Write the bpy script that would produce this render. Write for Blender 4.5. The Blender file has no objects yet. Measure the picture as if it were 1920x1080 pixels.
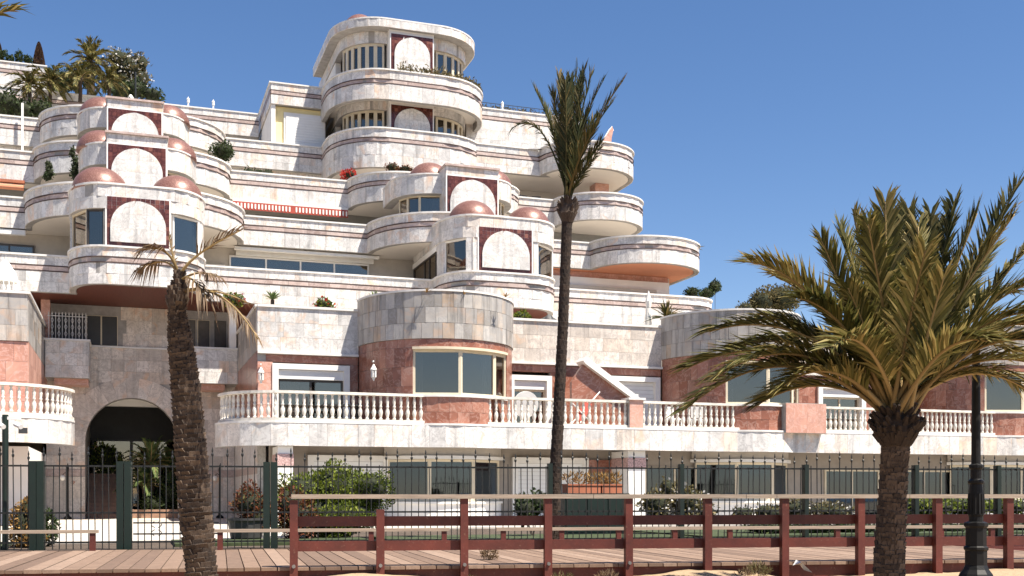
import bpy, math, random
from mathutils import Vector, Matrix
R = math.radians
rng = random.Random(7)
scene = bpy.context.scene
COL = scene.collection

# ------------------------------------------------------------------ camera, sky, sun, exposure
FPX = 2084.0; HZ = 925.0; CH = 1.1            # focal length in photo pixels, horizon row, eye height
cd = bpy.data.cameras.new('camera'); cam = bpy.data.objects.new('camera', cd); COL.objects.link(cam)
cam.location = (0, 0, CH); cam.rotation_euler = (R(90), 0, 0)
cd.sensor_width = 36; cd.lens = 36 * FPX / 1920; cd.shift_y = (HZ - 540) / 1920; cd.clip_start = .1; cd.clip_end = 3000
scene.camera = cam
A = R(19.0); B = R(9.74)                      # facade and boardwalk directions
SUN = Vector((.44 * math.cos(A) + .52 * math.sin(A), .44 * math.sin(A) - .52 * math.cos(A), 1.25)).normalized()   # high, from the right front
world = bpy.data.worlds.new('World'); scene.world = world; world.use_nodes = True
wn = world.node_tree; bg = wn.nodes['Background']
sky = wn.nodes.new('ShaderNodeTexSky'); sky.sky_type = 'NISHITA'; sky.sun_disc = False
sky.sun_elevation = math.asin(SUN.z); sky.sun_rotation = math.atan2(SUN.x, SUN.y)
sky.air_density = 1.0; sky.dust_density = .0; sky.ozone_density = 4.0
hsv = wn.nodes.new('ShaderNodeHueSaturation'); hsv.inputs['Saturation'].default_value = 1.16
wn.links.new(sky.outputs[0], hsv.inputs['Color']); tint = wn.nodes.new('ShaderNodeMix'); tint.data_type = 'RGBA'; tint.blend_type = 'MULTIPLY'; tint.inputs[0].default_value = 1; tint.inputs[7].default_value = (1.13, .985, 1.0, 1)
wn.links.new(hsv.outputs[0], tint.inputs[6]); wn.links.new(tint.outputs[2], bg.inputs[0]); bg.inputs[1].default_value = .062
sl = bpy.data.lights.new('sun', 'SUN'); sl.energy = 5.0; sl.angle = R(.5); sl.color = (1, .925, .81)
so = bpy.data.objects.new('sun', sl); COL.objects.link(so); so.rotation_euler = SUN.to_track_quat('Z', 'Y').to_euler(); so.location = (40, -20, 60)
vs = scene.view_settings; vs.view_transform = 'Standard'; vs.look = 'None'; vs.exposure = 1.2; vs.gamma = 1

# ------------------------------------------------------------------ materials
MATS = {}
def nt(name):
    m = bpy.data.materials.new(name); m.use_nodes = True; t = m.node_tree; t.nodes.clear()
    o = t.nodes.new('ShaderNodeOutputMaterial'); p = t.nodes.new('ShaderNodeBsdfPrincipled')
    t.links.new(p.outputs[0], o.inputs[0]); MATS[name] = m
    return m, t, p, o
def N(t, typ, **kw):
    n = t.nodes.new(typ)
    for k, v in kw.items():
        if k.startswith('i_'):
            key = k[2:]; n.inputs[int(key) if key.isdigit() else key].default_value = v
        else: setattr(n, k, v)
    return n
def ramp(t, stops, interp='LINEAR'):
    n = t.nodes.new('ShaderNodeValToRGB'); cr = n.color_ramp; cr.interpolation = interp
    while len(cr.elements) > 1: cr.elements.remove(cr.elements[-1])
    cr.elements[0].position = stops[0][0]; cr.elements[0].color = (*stops[0][1], 1)
    for p, c in stops[1:]:
        e = cr.elements.new(p); e.color = (*c, 1)
    return n
def mix(t, a, b, fac, mode='MIX'):
    n = t.nodes.new('ShaderNodeMix'); n.data_type = 'RGBA'; n.blend_type = mode
    for sock, val in ((n.inputs[0], fac), (n.inputs[6], a), (n.inputs[7], b)):
        if hasattr(val, 'links'): t.links.new(val, sock)
        elif isinstance(val, tuple): sock.default_value = (*val, 1) if len(val) == 3 else val
        else: sock.default_value = val
    return n.outputs[2]
def simple(name, col, rough=.6, metal=0, var=.15, scale=3, bump=0, bscale=40, spec=.5, stretch=None):
    m, t, p, o = nt(name)
    tc = N(t, 'ShaderNodeTexCoord'); src = tc.outputs['Object']
    if stretch:
        mp = N(t, 'ShaderNodeMapping'); mp.inputs['Scale'].default_value = stretch; t.links.new(src, mp.inputs[0]); src = mp.outputs[0]
    no = N(t, 'ShaderNodeTexNoise', i_Scale=scale, i_Detail=5.0, i_Roughness=.6); t.links.new(src, no.inputs['Vector'])
    lo = tuple(c * (1 - var) for c in col); hi = tuple(min(1, c * (1 + var)) for c in col)
    r = ramp(t, [(.3, lo), (.7, hi)]); t.links.new(no.outputs[0], r.inputs[0]); t.links.new(r.outputs[0], p.inputs['Base Color'])
    p.inputs['Roughness'].default_value = rough; p.inputs['Metallic'].default_value = metal; p.inputs['Specular IOR Level'].default_value = spec
    if bump:
        nb = N(t, 'ShaderNodeTexNoise', i_Scale=bscale, i_Detail=4.0); t.links.new(src, nb.inputs['Vector'])
        bp = N(t, 'ShaderNodeBump', i_Strength=bump, i_Distance=.02); t.links.new(nb.outputs[0], bp.inputs['Height']); t.links.new(bp.outputs[0], p.inputs['Normal'])
    return m
def stone(name, stops, vein, veinamt=.6, stain=None, stainamt=.0, rough=.4, vscale=1.6, streak=0.25):
    """cladding stone: tone attribute r = colour of the slab, g = its own cut of the block"""
    m, t, p, o = nt(name)
    at = N(t, 'ShaderNodeAttribute', attribute_name='tone'); sp = N(t, 'ShaderNodeSeparateColor'); t.links.new(at.outputs['Color'], sp.inputs[0])
    tc = N(t, 'ShaderNodeTexCoord')
    mul = N(t, 'ShaderNodeMath', operation='MULTIPLY', i_1=37.0); t.links.new(sp.outputs[1], mul.inputs[0])
    off = N(t, 'ShaderNodeVectorMath', operation='ADD'); t.links.new(tc.outputs['Object'], off.inputs[0]); t.links.new(mul.outputs[0], off.inputs[1])
    rot = N(t, 'ShaderNodeVectorRotate', rotation_type='EULER_XYZ'); t.links.new(off.outputs[0], rot.inputs[0])
    cb = N(t, 'ShaderNodeCombineXYZ'); m2 = N(t, 'ShaderNodeMath', operation='MULTIPLY', i_1=6.28); t.links.new(sp.outputs[1], m2.inputs[0])
    t.links.new(m2.outputs[0], cb.inputs[1]); t.links.new(cb.outputs[0], rot.inputs['Rotation'])
    base = ramp(t, stops); t.links.new(sp.outputs[0], base.inputs[0])
    cl = N(t, 'ShaderNodeTexNoise', i_Scale=vscale * .8, i_Detail=4.0, i_Distortion=1.2); t.links.new(rot.outputs[0], cl.inputs['Vector'])
    clr = ramp(t, [(.3, (.70, .69, .68)), (.62, (1.0, 1.0, 1.0))]); t.links.new(cl.outputs[0], clr.inputs[0])
    c0 = mix(t, base.outputs[0], clr.outputs[0], .8, 'MULTIPLY')
    ve = N(t, 'ShaderNodeTexNoise', i_Scale=vscale, i_Detail=6.0, i_Roughness=.62, i_Distortion=2.2); t.links.new(rot.outputs[0], ve.inputs['Vector'])
    vr = ramp(t, [(.46, (0, 0, 0)), (.497, (1, 1, 1)), (.503, (1, 1, 1)), (.54, (0, 0, 0))]); t.links.new(ve.outputs[0], vr.inputs[0])
    mv = N(t, 'ShaderNodeMath', operation='MULTIPLY', i_1=veinamt); t.links.new(vr.outputs[0], mv.inputs[0])
    c1 = mix(t, c0, vein, mv.outputs[0])
    if stain:
        sn = N(t, 'ShaderNodeTexNoise', i_Scale=vscale * .55, i_Detail=5.0, i_Distortion=1.6); t.links.new(rot.outputs[0], sn.inputs['Vector'])
        sr = ramp(t, [(.54, (0, 0, 0)), (.68, (1, 1, 1))]); t.links.new(sn.outputs[0], sr.inputs[0])
        ms = N(t, 'ShaderNodeMath', operation='MULTIPLY', i_1=stainamt); t.links.new(sr.outputs[0], ms.inputs[0])
        ms2 = N(t, 'ShaderNodeMath', operation='MULTIPLY'); t.links.new(ms.outputs[0], ms2.inputs[0]); t.links.new(sp.outputs[2], ms2.inputs[1])
        c1 = mix(t, c1, stain, ms2.outputs[0])
    if streak:   # rain streaks run down whole walls, across the slabs
        mp = N(t, 'ShaderNodeMapping'); mp.inputs['Scale'].default_value = (2.6, 2.6, .22); t.links.new(tc.outputs['Object'], mp.inputs[0])
        s = N(t, 'ShaderNodeTexNoise', i_Scale=1.3, i_Detail=6.0, i_Roughness=.7); t.links.new(mp.outputs[0], s.inputs['Vector'])
        sr = ramp(t, [(.5, (1, 1, 1)), (.72, (1 - streak,) * 3)]); t.links.new(s.outputs[0], sr.inputs[0])
        c1 = mix(t, c1, sr.outputs[0], 1.0, 'MULTIPLY')
    t.links.new(c1, p.inputs['Base Color']); p.inputs['Roughness'].default_value = rough
    return m
WH = [(0, (.57, .555, .54)), (.14, (.64, .625, .605)), (.36, (.70, .68, .655)), (.62, (.755, .73, .70)), (.86, (.745, .705, .66)), (.95, (.72, .64, .565)), (1, (.67, .56, .46))]
stone('white_marble', WH, (.35, .33, .32), .6, (.68, .43, .26), .8, streak=.45, vscale=1.9)
stone('bay_marble', [(0, (.27, .25, .225)), (.25, (.345, .32, .295)), (.6, (.42, .395, .365)), (.85, (.50, .475, .44)), (.95, (.46, .395, .33)), (1, (.40, .305, .225))], (.33, .32, .32), .6, (.55, .34, .2), .6, streak=.62)
stone('warm_marble', [(0, (.52, .46, .40)), (.3, (.62, .56, .50)), (.6, (.72, .66, .60)), (.85, (.70, .62, .54)), (1, (.60, .50, .41))], (.36, .31, .28), .7, (.66, .40, .23), .75, streak=.3, vscale=2.2)
stone('red_marble', [(0, (.23, .083, .05)), (.4, (.29, .112, .070)), (.7, (.335, .14, .09)), (1, (.38, .175, .12))], (.60, .42, .35), .32, (.16, .05, .035), .6, rough=.28, vscale=1.3, streak=.1)
stone('pink_marble', [(0, (.46, .225, .165)), (.5, (.56, .295, .22)), (1, (.62, .355, .275))], (.7, .5, .45), .4, (.4, .2, .16), .5, vscale=1.8, streak=.12)
stone('stripe_stone', [(0, (.36, .265, .235)), (.5, (.45, .345, .305)), (1, (.52, .415, .37))], (.66, .56, .53), .4, streak=.15)
stone('red_tile_glaze', [(0, (.062, .018, .013)), (.5, (.098, .029, .02)), (.85, (.145, .046, .031)), (1, (.22, .09, .06))], (.3, .12, .1), .25, rough=.2, streak=0)
stone('deck_plank', [(0, (.145, .092, .064)), (.4, (.205, .133, .092)), (.7, (.245, .162, .113)), (1, (.30, .21, .155))], (.13, .085, .062), .5, rough=.85, vscale=5, streak=0)
def worn(name, col, bare, amt=.5, rough=.55):
    m, t, p, o = nt(name); tc = N(t, 'ShaderNodeTexCoord'); oi = N(t, 'ShaderNodeObjectInfo')
    ad = N(t, 'ShaderNodeVectorMath', operation='ADD'); t.links.new(tc.outputs['Object'], ad.inputs[0]); ml = N(t, 'ShaderNodeMath', operation='MULTIPLY', i_1=30.0); t.links.new(oi.outputs['Random'], ml.inputs[0]); t.links.new(ml.outputs[0], ad.inputs[1])
    n1 = N(t, 'ShaderNodeTexNoise', i_Scale=2.2, i_Detail=8.0, i_Roughness=.7); t.links.new(ad.outputs[0], n1.inputs['Vector'])
    n2 = N(t, 'ShaderNodeTexNoise', i_Scale=22.0, i_Detail=6.0, i_Roughness=.7); t.links.new(ad.outputs[0], n2.inputs['Vector'])
    r1 = ramp(t, [(.3, tuple(c*.7 for c in col)), (.7, tuple(min(1, c*1.45) for c in col))]); t.links.new(n1.outputs[0], r1.inputs[0])
    r2 = ramp(t, [(.60, (0, 0, 0)), (.70, (amt,)*3)]); t.links.new(n2.outputs[0], r2.inputs[0])
    t.links.new(mix(t, r1.outputs[0], bare, r2.outputs[0]), p.inputs['Base Color']); p.inputs['Roughness'].default_value = rough
    b = N(t, 'ShaderNodeBump', i_Strength=.25, i_Distance=.01); t.links.new(n2.outputs[0], b.inputs['Height']); t.links.new(b.outputs[0], p.inputs['Normal'])
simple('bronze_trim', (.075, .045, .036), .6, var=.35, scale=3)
simple('grout', (.30, .285, .27), .9, var=.2)
simple('coping_stone', (.66, .64, .61), .45, var=.12, scale=2.5)
simple('white_plaster', (.76, .74, .71), .8, var=.05, scale=1.2)
simple('soffit_plaster', (.70, .645, .58), .85, var=.05, scale=.8)
simple('orange_plaster', (.58, .235, .13), .8, var=.08, scale=.8)
simple('yellow_plaster', (.80, .68, .36), .8, var=.05)
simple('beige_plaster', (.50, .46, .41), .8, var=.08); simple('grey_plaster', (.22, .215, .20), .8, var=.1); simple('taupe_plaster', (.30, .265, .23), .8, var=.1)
simple('red_wood_soffit', (.105, .028, .015), .6, var=.25, scale=6, stretch=(6, .3, 1))
simple('paving', (.46, .42, .37), .8, var=.12, scale=1.5, bump=.1)
simple('shutter_white', (.72, .72, .71), .5, var=.03)
simple('frame_cream', (.62, .54, .40), .45, var=.08)
simple('frame_white', (.76, .74, .70), .45, var=.06)
simple('frame_dark', (.05, .042, .036), .4, var=.2)
simple('room', (.10, .092, .085), .9, var=.2)
simple('curtain', (.46, .45, .44), .9, var=.1, scale=8)
simple('blind_brown', (.20, .12, .06), .7, var=.2, scale=5)
simple('iron', (.010, .011, .010), .5, var=.3, scale=10)
simple('iron_light', (.55, .53, .50), .5, var=.2)
worn('green_paint', (.0028, .0115, .0072), (.03, .03, .025), .5, .5)
simple('black_paint', (.007, .007, .007), .55, var=.3, scale=12, bump=.1, bscale=60, spec=.25)
worn('red_paint', (.09, .0175, .011), (.22, .13, .09), .6)
simple('grey_wood', (.30, .24, .19), .85, var=.3, scale=5, stretch=(.4, 8, 8), bump=.3)
simple('pale_rail', (.31, .24, .18), .8, var=.25, scale=5, stretch=(.4, 8, 8))
worn('baluster_stone', (.58, .545, .49), (.50, .44, .37), .6, .65)
simple('terracotta', (.36, .12, .06), .8, var=.2)
simple('bolt_steel', (.22, .21, .20), .5, metal=.6, var=.2)
simple('white_metal', (.78, .77, .74), .4, var=.05)
simple('awning_red', (.34, .055, .036), .8, var=.1)
simple('awning_white', (.75, .72, .66), .8, var=.05)
simple('tarp', (.045, .043, .042), .55, var=.35, scale=4, bump=.4, bscale=5)
simple('soil', (.07, .05, .035), .95, var=.3)
simple('grass', (.035, .05, .016), .9, var=.4, scale=12)
simple('dark_plastic', (.03, .03, .03), .5)
simple('step_stone', (.26, .15, .10), .7, var=.25)
simple('hill_soil', (.22, .17, .10), .95, var=.3, scale=.5)
def bark(name, c0, c1, c2):
    m, t, p, o = nt(name); at = N(t, 'ShaderNodeAttribute', attribute_name='tone'); sp = N(t, 'ShaderNodeSeparateColor'); t.links.new(at.outputs['Color'], sp.inputs[0])
    tc = N(t, 'ShaderNodeTexCoord'); mp = N(t, 'ShaderNodeMapping'); mp.inputs['Scale'].default_value = (1, 1, .25); t.links.new(tc.outputs['Object'], mp.inputs[0])
    n = N(t, 'ShaderNodeTexNoise', i_Scale=45.0, i_Detail=6.0, i_Roughness=.7); t.links.new(mp.outputs[0], n.inputs['Vector'])
    md = N(t, 'ShaderNodeMath', operation='MULTIPLY_ADD', i_1=.9, i_2=-.2); t.links.new(n.outputs[0], md.inputs[0]); a2 = N(t, 'ShaderNodeMath', operation='MULTIPLY_ADD', i_1=.55, use_clamp=True); t.links.new(sp.outputs[0], a2.inputs[0]); t.links.new(md.outputs[0], a2.inputs[2])
    r = ramp(t, [(.15, c0), (.5, c1), (.9, c2)]); t.links.new(a2.outputs[0], r.inputs[0]); t.links.new(r.outputs[0], p.inputs['Base Color']); p.inputs['Roughness'].default_value = .9
    b = N(t, 'ShaderNodeBump', i_Strength=.8, i_Distance=.02); t.links.new(n.outputs[0], b.inputs['Height']); t.links.new(b.outputs[0], p.inputs['Normal'])
bark('bark_dark', (.012, .007, .005), (.028, .017, .011), (.055, .034, .022))
bark('bark_brown', (.022, .014, .010), (.062, .041, .028), (.14, .097, .066))
simple('bougainvillea', (.38, .02, .03), .7, var=.3)
simple('brass', (.5, .36, .16), .35, metal=.8)
simple('mosaic_band', (.46, .30, .28), .5, var=.6, scale=22)

def mat_dome():
    m, t, p, o = nt('dome_mosaic')
    tc = N(t, 'ShaderNodeTexCoord'); v = N(t, 'ShaderNodeTexVoronoi', i_Scale=46.0); t.links.new(tc.outputs['Object'], v.inputs['Vector'])
    hs = N(t, 'ShaderNodeSeparateColor'); t.links.new(v.outputs['Color'], hs.inputs[0])
    r = ramp(t, [(0, (.13, .055, .042)), (.4, (.185, .085, .066)), (.8, (.235, .118, .094)), (1, (.33, .19, .155))]); t.links.new(hs.outputs[0], r.inputs[0])
    t.links.new(r.outputs[0], p.inputs['Base Color']); p.inputs['Roughness'].default_value = .3; p.inputs['Metallic'].default_value = .2
    rr = N(t, 'ShaderNodeMapRange', i_3=.28, i_4=.5); t.links.new(hs.outputs[1], rr.inputs[0]); t.links.new(rr.outputs[0], p.inputs['Roughness'])
    b = N(t, 'ShaderNodeBump', i_Strength=.12, i_Distance=.006); t.links.new(v.outputs['Distance'], b.inputs['Height']); t.links.new(b.outputs[0], p.inputs['Normal'])
mat_dome()
def mat_glass(name, tint, refl, rough=.02, gtint=(1, .88, .74)):
    m = bpy.data.materials.new(name); m.use_nodes = True; t = m.node_tree; t.nodes.clear(); MATS[name] = m
    o = t.nodes.new('ShaderNodeOutputMaterial'); tr = N(t, 'ShaderNodeBsdfTransparent'); tr.inputs[0].default_value = (*tint, 1)
    gl = N(t, 'ShaderNodeBsdfGlossy', i_Roughness=rough); gl.inputs[0].default_value = (*gtint, 1)
    lw = N(t, 'ShaderNodeFresnel', i_IOR=1.5); ad = N(t, 'ShaderNodeMath', operation='ADD', i_1=refl, use_clamp=True); t.links.new(lw.outputs[0], ad.inputs[0])
    nz = N(t, 'ShaderNodeTexNoise', i_Scale=.9, i_Detail=1.0); tc = N(t, 'ShaderNodeTexCoord'); t.links.new(tc.outputs['Object'], nz.inputs['Vector'])
    b = N(t, 'ShaderNodeBump', i_Strength=.05, i_Distance=.05); t.links.new(nz.outputs[0], b.inputs['Height']); t.links.new(b.outputs[0], gl.inputs['Normal'])
    mx = N(t, 'ShaderNodeMixShader'); t.links.new(ad.outputs[0], mx.inputs[0]); t.links.new(tr.outputs[0], mx.inputs[1]); t.links.new(gl.outputs[0], mx.inputs[2]); t.links.new(mx.outputs[0], o.inputs[0])
mat_glass('glass', (.55, .55, .54), .12); mat_glass('glass_cool', (.35, .36, .38), .07, gtint=(.62, .78, .95))
def mat_leaf(name, c0, c1, c2, rough=.45, trans=.25):
    m, t, p, o = nt(name)
    at = N(t, 'ShaderNodeAttribute', attribute_name='tone'); sp = N(t, 'ShaderNodeSeparateColor'); t.links.new(at.outputs['Color'], sp.inputs[0])
    r = ramp(t, [(0, c0), (.55, c1), (1, c2)]); t.links.new(sp.outputs[0], r.inputs[0])
    t.links.new(r.outputs[0], p.inputs['Base Color']); p.inputs['Roughness'].default_value = max(rough, .6); p.inputs['Specular IOR Level'].default_value = .25
    tl = N(t, 'ShaderNodeBsdfTranslucent'); br = mix(t, r.outputs[0], (1.0, .95, .5), .25, 'MULTIPLY'); t.links.new(r.outputs[0], tl.inputs[0])
    mx = N(t, 'ShaderNodeMixShader'); mx.inputs[0].default_value = trans
    t.links.new(p.outputs[0], mx.inputs[1]); t.links.new(tl.outputs[0], mx.inputs[2]); t.links.new(mx.outputs[0], o.inputs[0])
mat_leaf('palm_leaf', (.03, .036, .010), (.115, .108, .029), (.36, .285, .11))
mat_leaf('palm_leaf_dark', (.024, .034, .011), (.055, .058, .018), (.19, .13, .045))
mat_leaf('palm_leaf_dry', (.085, .055, .03), (.16, .105, .062), (.30, .21, .125), trans=.15)
mat_leaf('frond_stem', (.16, .11, .045), (.26, .18, .075), (.36, .26, .12), trans=.05)
mat_leaf('leaf_green', (.04, .06, .010), (.125, .16, .02), (.28, .30, .035))
mat_leaf('leaf_dark', (.016, .03, .01), (.035, .055, .016), (.07, .085, .026))
mat_leaf('leaf_red', (.07, .022, .012), (.16, .05, .022), (.10, .11, .03))
mat_leaf('leaf_olive', (.055, .05, .02), (.12, .10, .04), (.22, .17, .08))
mat_leaf('leaf_rust', (.14, .07, .02), (.28, .16, .05), (.40, .26, .09))
mat_leaf('petal_white', (.6, .58, .54), (.75, .72, .68), (.8, .76, .72))
mat_leaf('petal_red', (.35, .02, .02), (.5, .04, .03), (.55, .10, .06))
mat_leaf('leaf_agave', (.06, .09, .03), (.11, .16, .05), (.22, .24, .09))
mat_leaf('cypress_leaf', (.045, .022, .014), (.075, .038, .022), (.10, .055, .03))
def mat_sand():
    m, t, p, o = nt('sand')
    tc = N(t, 'ShaderNodeTexCoord'); n1 = N(t, 'ShaderNodeTexNoise', i_Scale=.7, i_Detail=6.0); t.links.new(tc.outputs['Object'], n1.inputs['Vector'])
    n2 = N(t, 'ShaderNodeTexNoise', i_Scale=60.0, i_Detail=4.0); t.links.new(tc.outputs['Object'], n2.inputs['Vector'])
    r = ramp(t, [(.3, (.31, .215, .13)), (.7, (.40, .29, .18))]); t.links.new(n1.outputs[0], r.inputs[0])
    r2 = ramp(t, [(.3, (.75, .75, .75)), (.65, (1.05, 1.05, 1.05))]); t.links.new(n2.outputs[0], r2.inputs[0])
    t.links.new(mix(t, r.outputs[0], r2.outputs[0], 1.0, 'MULTIPLY'), p.inputs['Base Color']); p.inputs['Roughness'].default_value = .95
    n3 = N(t, 'ShaderNodeTexNoise', i_Scale=9.0, i_Detail=8.0); t.links.new(tc.outputs['Object'], n3.inputs['Vector'])
    b = N(t, 'ShaderNodeBump', i_Strength=.6, i_Distance=.05); t.links.new(n3.outputs[0], b.inputs['Height']); t.links.new(b.outputs[0], p.inputs['Normal'])
mat_sand()
def mat_sea():
    m, t, p, o = nt('sea_water'); p.inputs['Base Color'].default_value = (.012, .035, .055, 1); p.inputs['Roughness'].default_value = .18
    tc = N(t, 'ShaderNodeTexCoord'); n = N(t, 'ShaderNodeTexNoise', i_Scale=.6, i_Detail=6.0); t.links.new(tc.outputs['Object'], n.inputs['Vector'])
    b = N(t, 'ShaderNodeBump', i_Strength=.8, i_Distance=.4); t.links.new(n.outputs[0], b.inputs['Height']); t.links.new(b.outputs[0], p.inputs['Normal'])
mat_sea()

# ------------------------------------------------------------------ photo pixel <-> place helpers
def U(px, V, a=A):
    k = (px - 960) / FPX; return (math.cos(a) * k + math.sin(a)) * V / (math.cos(a) - math.sin(a) * k)
def Z(px, py, V, a=A):
    k = (px - 960) / FPX; return CH + (HZ - py) / FPX * V / (math.cos(a) - math.sin(a) * k)
def W(px, py, Y): return Vector(((px - 960) / FPX * Y, Y, CH + (HZ - py) / FPX * Y))

# ------------------------------------------------------------------ mesh building
class MB:
    def __init__(s): s.v = []; s.f = []; s.t = []; s.smooth = False
    def add(s, vs, fs, tone=None):
        b = len(s.v); s.v += [tuple(x) for x in vs]
        for f in fs: s.f.append(tuple(b + i for i in f)); s.t.append(tone or (.5, .5, .5))
        return s
    def box(s, x0, x1, y0, y1, z0, z1, tone=None):
        return s.add([(x0,y0,z0),(x1,y0,z0),(x1,y1,z0),(x0,y1,z0),(x0,y0,z1),(x1,y0,z1),(x1,y1,z1),(x0,y1,z1)],
                     [(0,3,2,1),(4,5,6,7),(0,1,5,4),(1,2,6,5),(2,3,7,6),(3,0,4,7)], tone)
    def obox(s, p, d, n, s0, s1, o0, o1, z0, z1, tone=None):
        def q(a, b, z): return (p[0]+d[0]*a+n[0]*b, p[1]+d[1]*a+n[1]*b, z)
        return s.add([q(s0,o1,z0),q(s1,o1,z0),q(s1,o0,z0),q(s0,o0,z0),q(s0,o1,z1),q(s1,o1,z1),q(s1,o0,z1),q(s0,o0,z1)],
                     [(0,3,2,1),(4,5,6,7),(0,1,5,4),(1,2,6,5),(2,3,7,6),(3,0,4,7)], tone)
    def prism(s, poly, z0, z1):            # plan polygon
        n = len(poly); vs = [(p[0],p[1],z0) for p in poly] + [(p[0],p[1],z1) for p in poly]
        return s.add(vs, [tuple(range(n-1,-1,-1)), tuple(range(n,2*n))] + [(i,(i+1)%n,n+(i+1)%n,n+i) for i in range(n)])
    def vprism(s, poly, v0, v1):           # polygon in (u,z), run through v
        n = len(poly); vs = [(p[0],v0,p[1]) for p in poly] + [(p[0],v1,p[1]) for p in poly]
        return s.add(vs, [tuple(range(n)), tuple(range(2*n-1,n-1,-1))] + [((i+1)%n,i,n+i,n+(i+1)%n) for i in range(n)])
    def uprism(s, poly, u0, u1):           # polygon in (v,z), run through u
        n = len(poly); vs = [(u0,p[0],p[1]) for p in poly] + [(u1,p[0],p[1]) for p in poly]
        return s.add(vs, [tuple(range(n)), tuple(range(2*n-1,n-1,-1))] + [((i+1)%n,i,n+i,n+(i+1)%n) for i in range(n)])
    def strip(s, path, z0, z1, th):
        inn = offset(path, -th); n = len(path)
        vs = [(p[0],p[1],z0) for p in path]+[(p[0],p[1],z1) for p in path]+[(p[0],p[1],z0) for p in inn]+[(p[0],p[1],z1) for p in inn]
        fs = []
        for i in range(n-1):
            fs += [(i,i+1,n+i+1,n+i),(2*n+i+1,2*n+i,3*n+i,3*n+i+1),(n+i,n+i+1,3*n+i+1,3*n+i),(i+1,i,2*n+i,2*n+i+1)]
        fs += [(0,n,3*n,2*n),(n-1,3*n-1,4*n-1,2*n-1)]
        return s.add(vs, fs)
    def tube(s, pts, rad, seg=8, tone=None, cap=True):
        pts = [Vector(p) for p in pts]; n = len(pts); rad = rad if isinstance(rad, (list, tuple)) else [rad]*n
        vs = []; fs = []; ref = None
        for i, p in enumerate(pts):
            d = (pts[min(i+1,n-1)] - pts[max(i-1,0)]).normalized()
            if ref is None: ref = d.orthogonal().normalized()
            x = (ref - d*ref.dot(d)); x = x.normalized() if x.length > 1e-6 else d.orthogonal().normalized(); ref = x; y = d.cross(x)
            for k in range(seg):
                a = 2*math.pi*k/seg; vs.append(p + (x*math.cos(a)+y*math.sin(a))*rad[i])
        for i in range(n-1):
            for k in range(seg):
                fs.append((i*seg+k, i*seg+(k+1)%seg, (i+1)*seg+(k+1)%seg, (i+1)*seg+k))
        if cap: fs += [tuple(range(seg-1,-1,-1)), tuple((n-1)*seg+k for k in range(seg))]
        return s.add(vs, fs, tone)
    def lathe(s, c, prof, seg=16, tone=None):
        vs = []; fs = []; n = len(prof)
        for r, z in prof:
            for k in range(seg):
                a = 2*math.pi*k/seg; vs.append((c[0]+r*math.cos(a), c[1]+r*math.sin(a), c[2]+z))
        for i in range(n-1):
            for k in range(seg): fs.append((i*seg+k, i*seg+(k+1)%seg, (i+1)*seg+(k+1)%seg, (i+1)*seg+k))
        fs += [tuple(range(seg-1,-1,-1)), tuple((n-1)*seg+k for k in range(seg))]
        return s.add(vs, fs, tone)
    def mesh(s, name, mat, base=(0,0,0), smooth=None):
        me = bpy.data.meshes.new(name); bx, by, bz = base
        me.from_pydata([(x-bx,y-by,z-bz) for x,y,z in s.v], [], s.f)
        at = me.attributes.new('tone', 'FLOAT_COLOR', 'FACE')
        at.data.foreach_set('color', [c for t in s.t for c in (*t, 1.0)])
        me.materials.append(MATS[mat])
        if smooth or (smooth is None and s.smooth): me.polygons.foreach_set('use_smooth', [True]*len(me.polygons))
        me.update(); return me
def nrm(d):
    l = math.hypot(*d) or 1; return (d[0]/l, d[1]/l)
def offset(path, o):                      # outward = right-hand side of the walking direction
    out = []; n = len(path)
    for i, p in enumerate(path):
        ds = []
        if i > 0: ds.append(nrm((p[0]-path[i-1][0], p[1]-path[i-1][1])))
        if i < n-1: ds.append(nrm((path[i+1][0]-p[0], path[i+1][1]-p[1])))
        ns = [(d[1], -d[0]) for d in ds]
        m = nrm((sum(a[0] for a in ns), sum(a[1] for a in ns))); k = max(.35, m[0]*ns[0][0]+m[1]*ns[0][1])
        out.append((p[0]+m[0]*o/k, p[1]+m[1]*o/k))
    return out
def arc(cu, cv, ru, rv, a0, a1, n=10): return [(cu+ru*math.cos(R(a0+(a1-a0)*i/n)), cv+rv*math.sin(R(a0+(a1-a0)*i/n))) for i in range(n+1)]
def bulge(ul, ur, vb, vf, r, n=12): return arc(ul+r, vb, r, vb-vf, 180, 270, n) + arc(ur-r, vb, r, vb-vf, 270, 360, n)
def runs(path, lim=22):
    out = [[path[0]]]
    for i in range(1, len(path)):
        out[-1].append(path[i])
        if i < len(path)-1:
            a = nrm((path[i][0]-path[i-1][0], path[i][1]-path[i-1][1])); b = nrm((path[i+1][0]-path[i][0], path[i+1][1]-path[i][1]))
            if a[0]*b[0]+a[1]*b[1] < math.cos(R(lim)): out.append([path[i]])
    return [r for r in out if len(r) > 1]
class Run:
    def __init__(s, pts):
        s.p = pts; s.c = [0]
        for a, b in zip(pts, pts[1:]): s.c.append(s.c[-1]+math.hypot(b[0]-a[0], b[1]-a[1]))
        s.L = s.c[-1]
    def at(s, x):
        x = min(max(x, 0), s.L)
        for i in range(len(s.p)-1):
            if x <= s.c[i+1] or i == len(s.p)-2:
                l = s.c[i+1]-s.c[i]; k = (x-s.c[i])/l if l else 0
                return (s.p[i][0]+(s.p[i+1][0]-s.p[i][0])*k, s.p[i][1]+(s.p[i+1][1]-s.p[i][1])*k)

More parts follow.
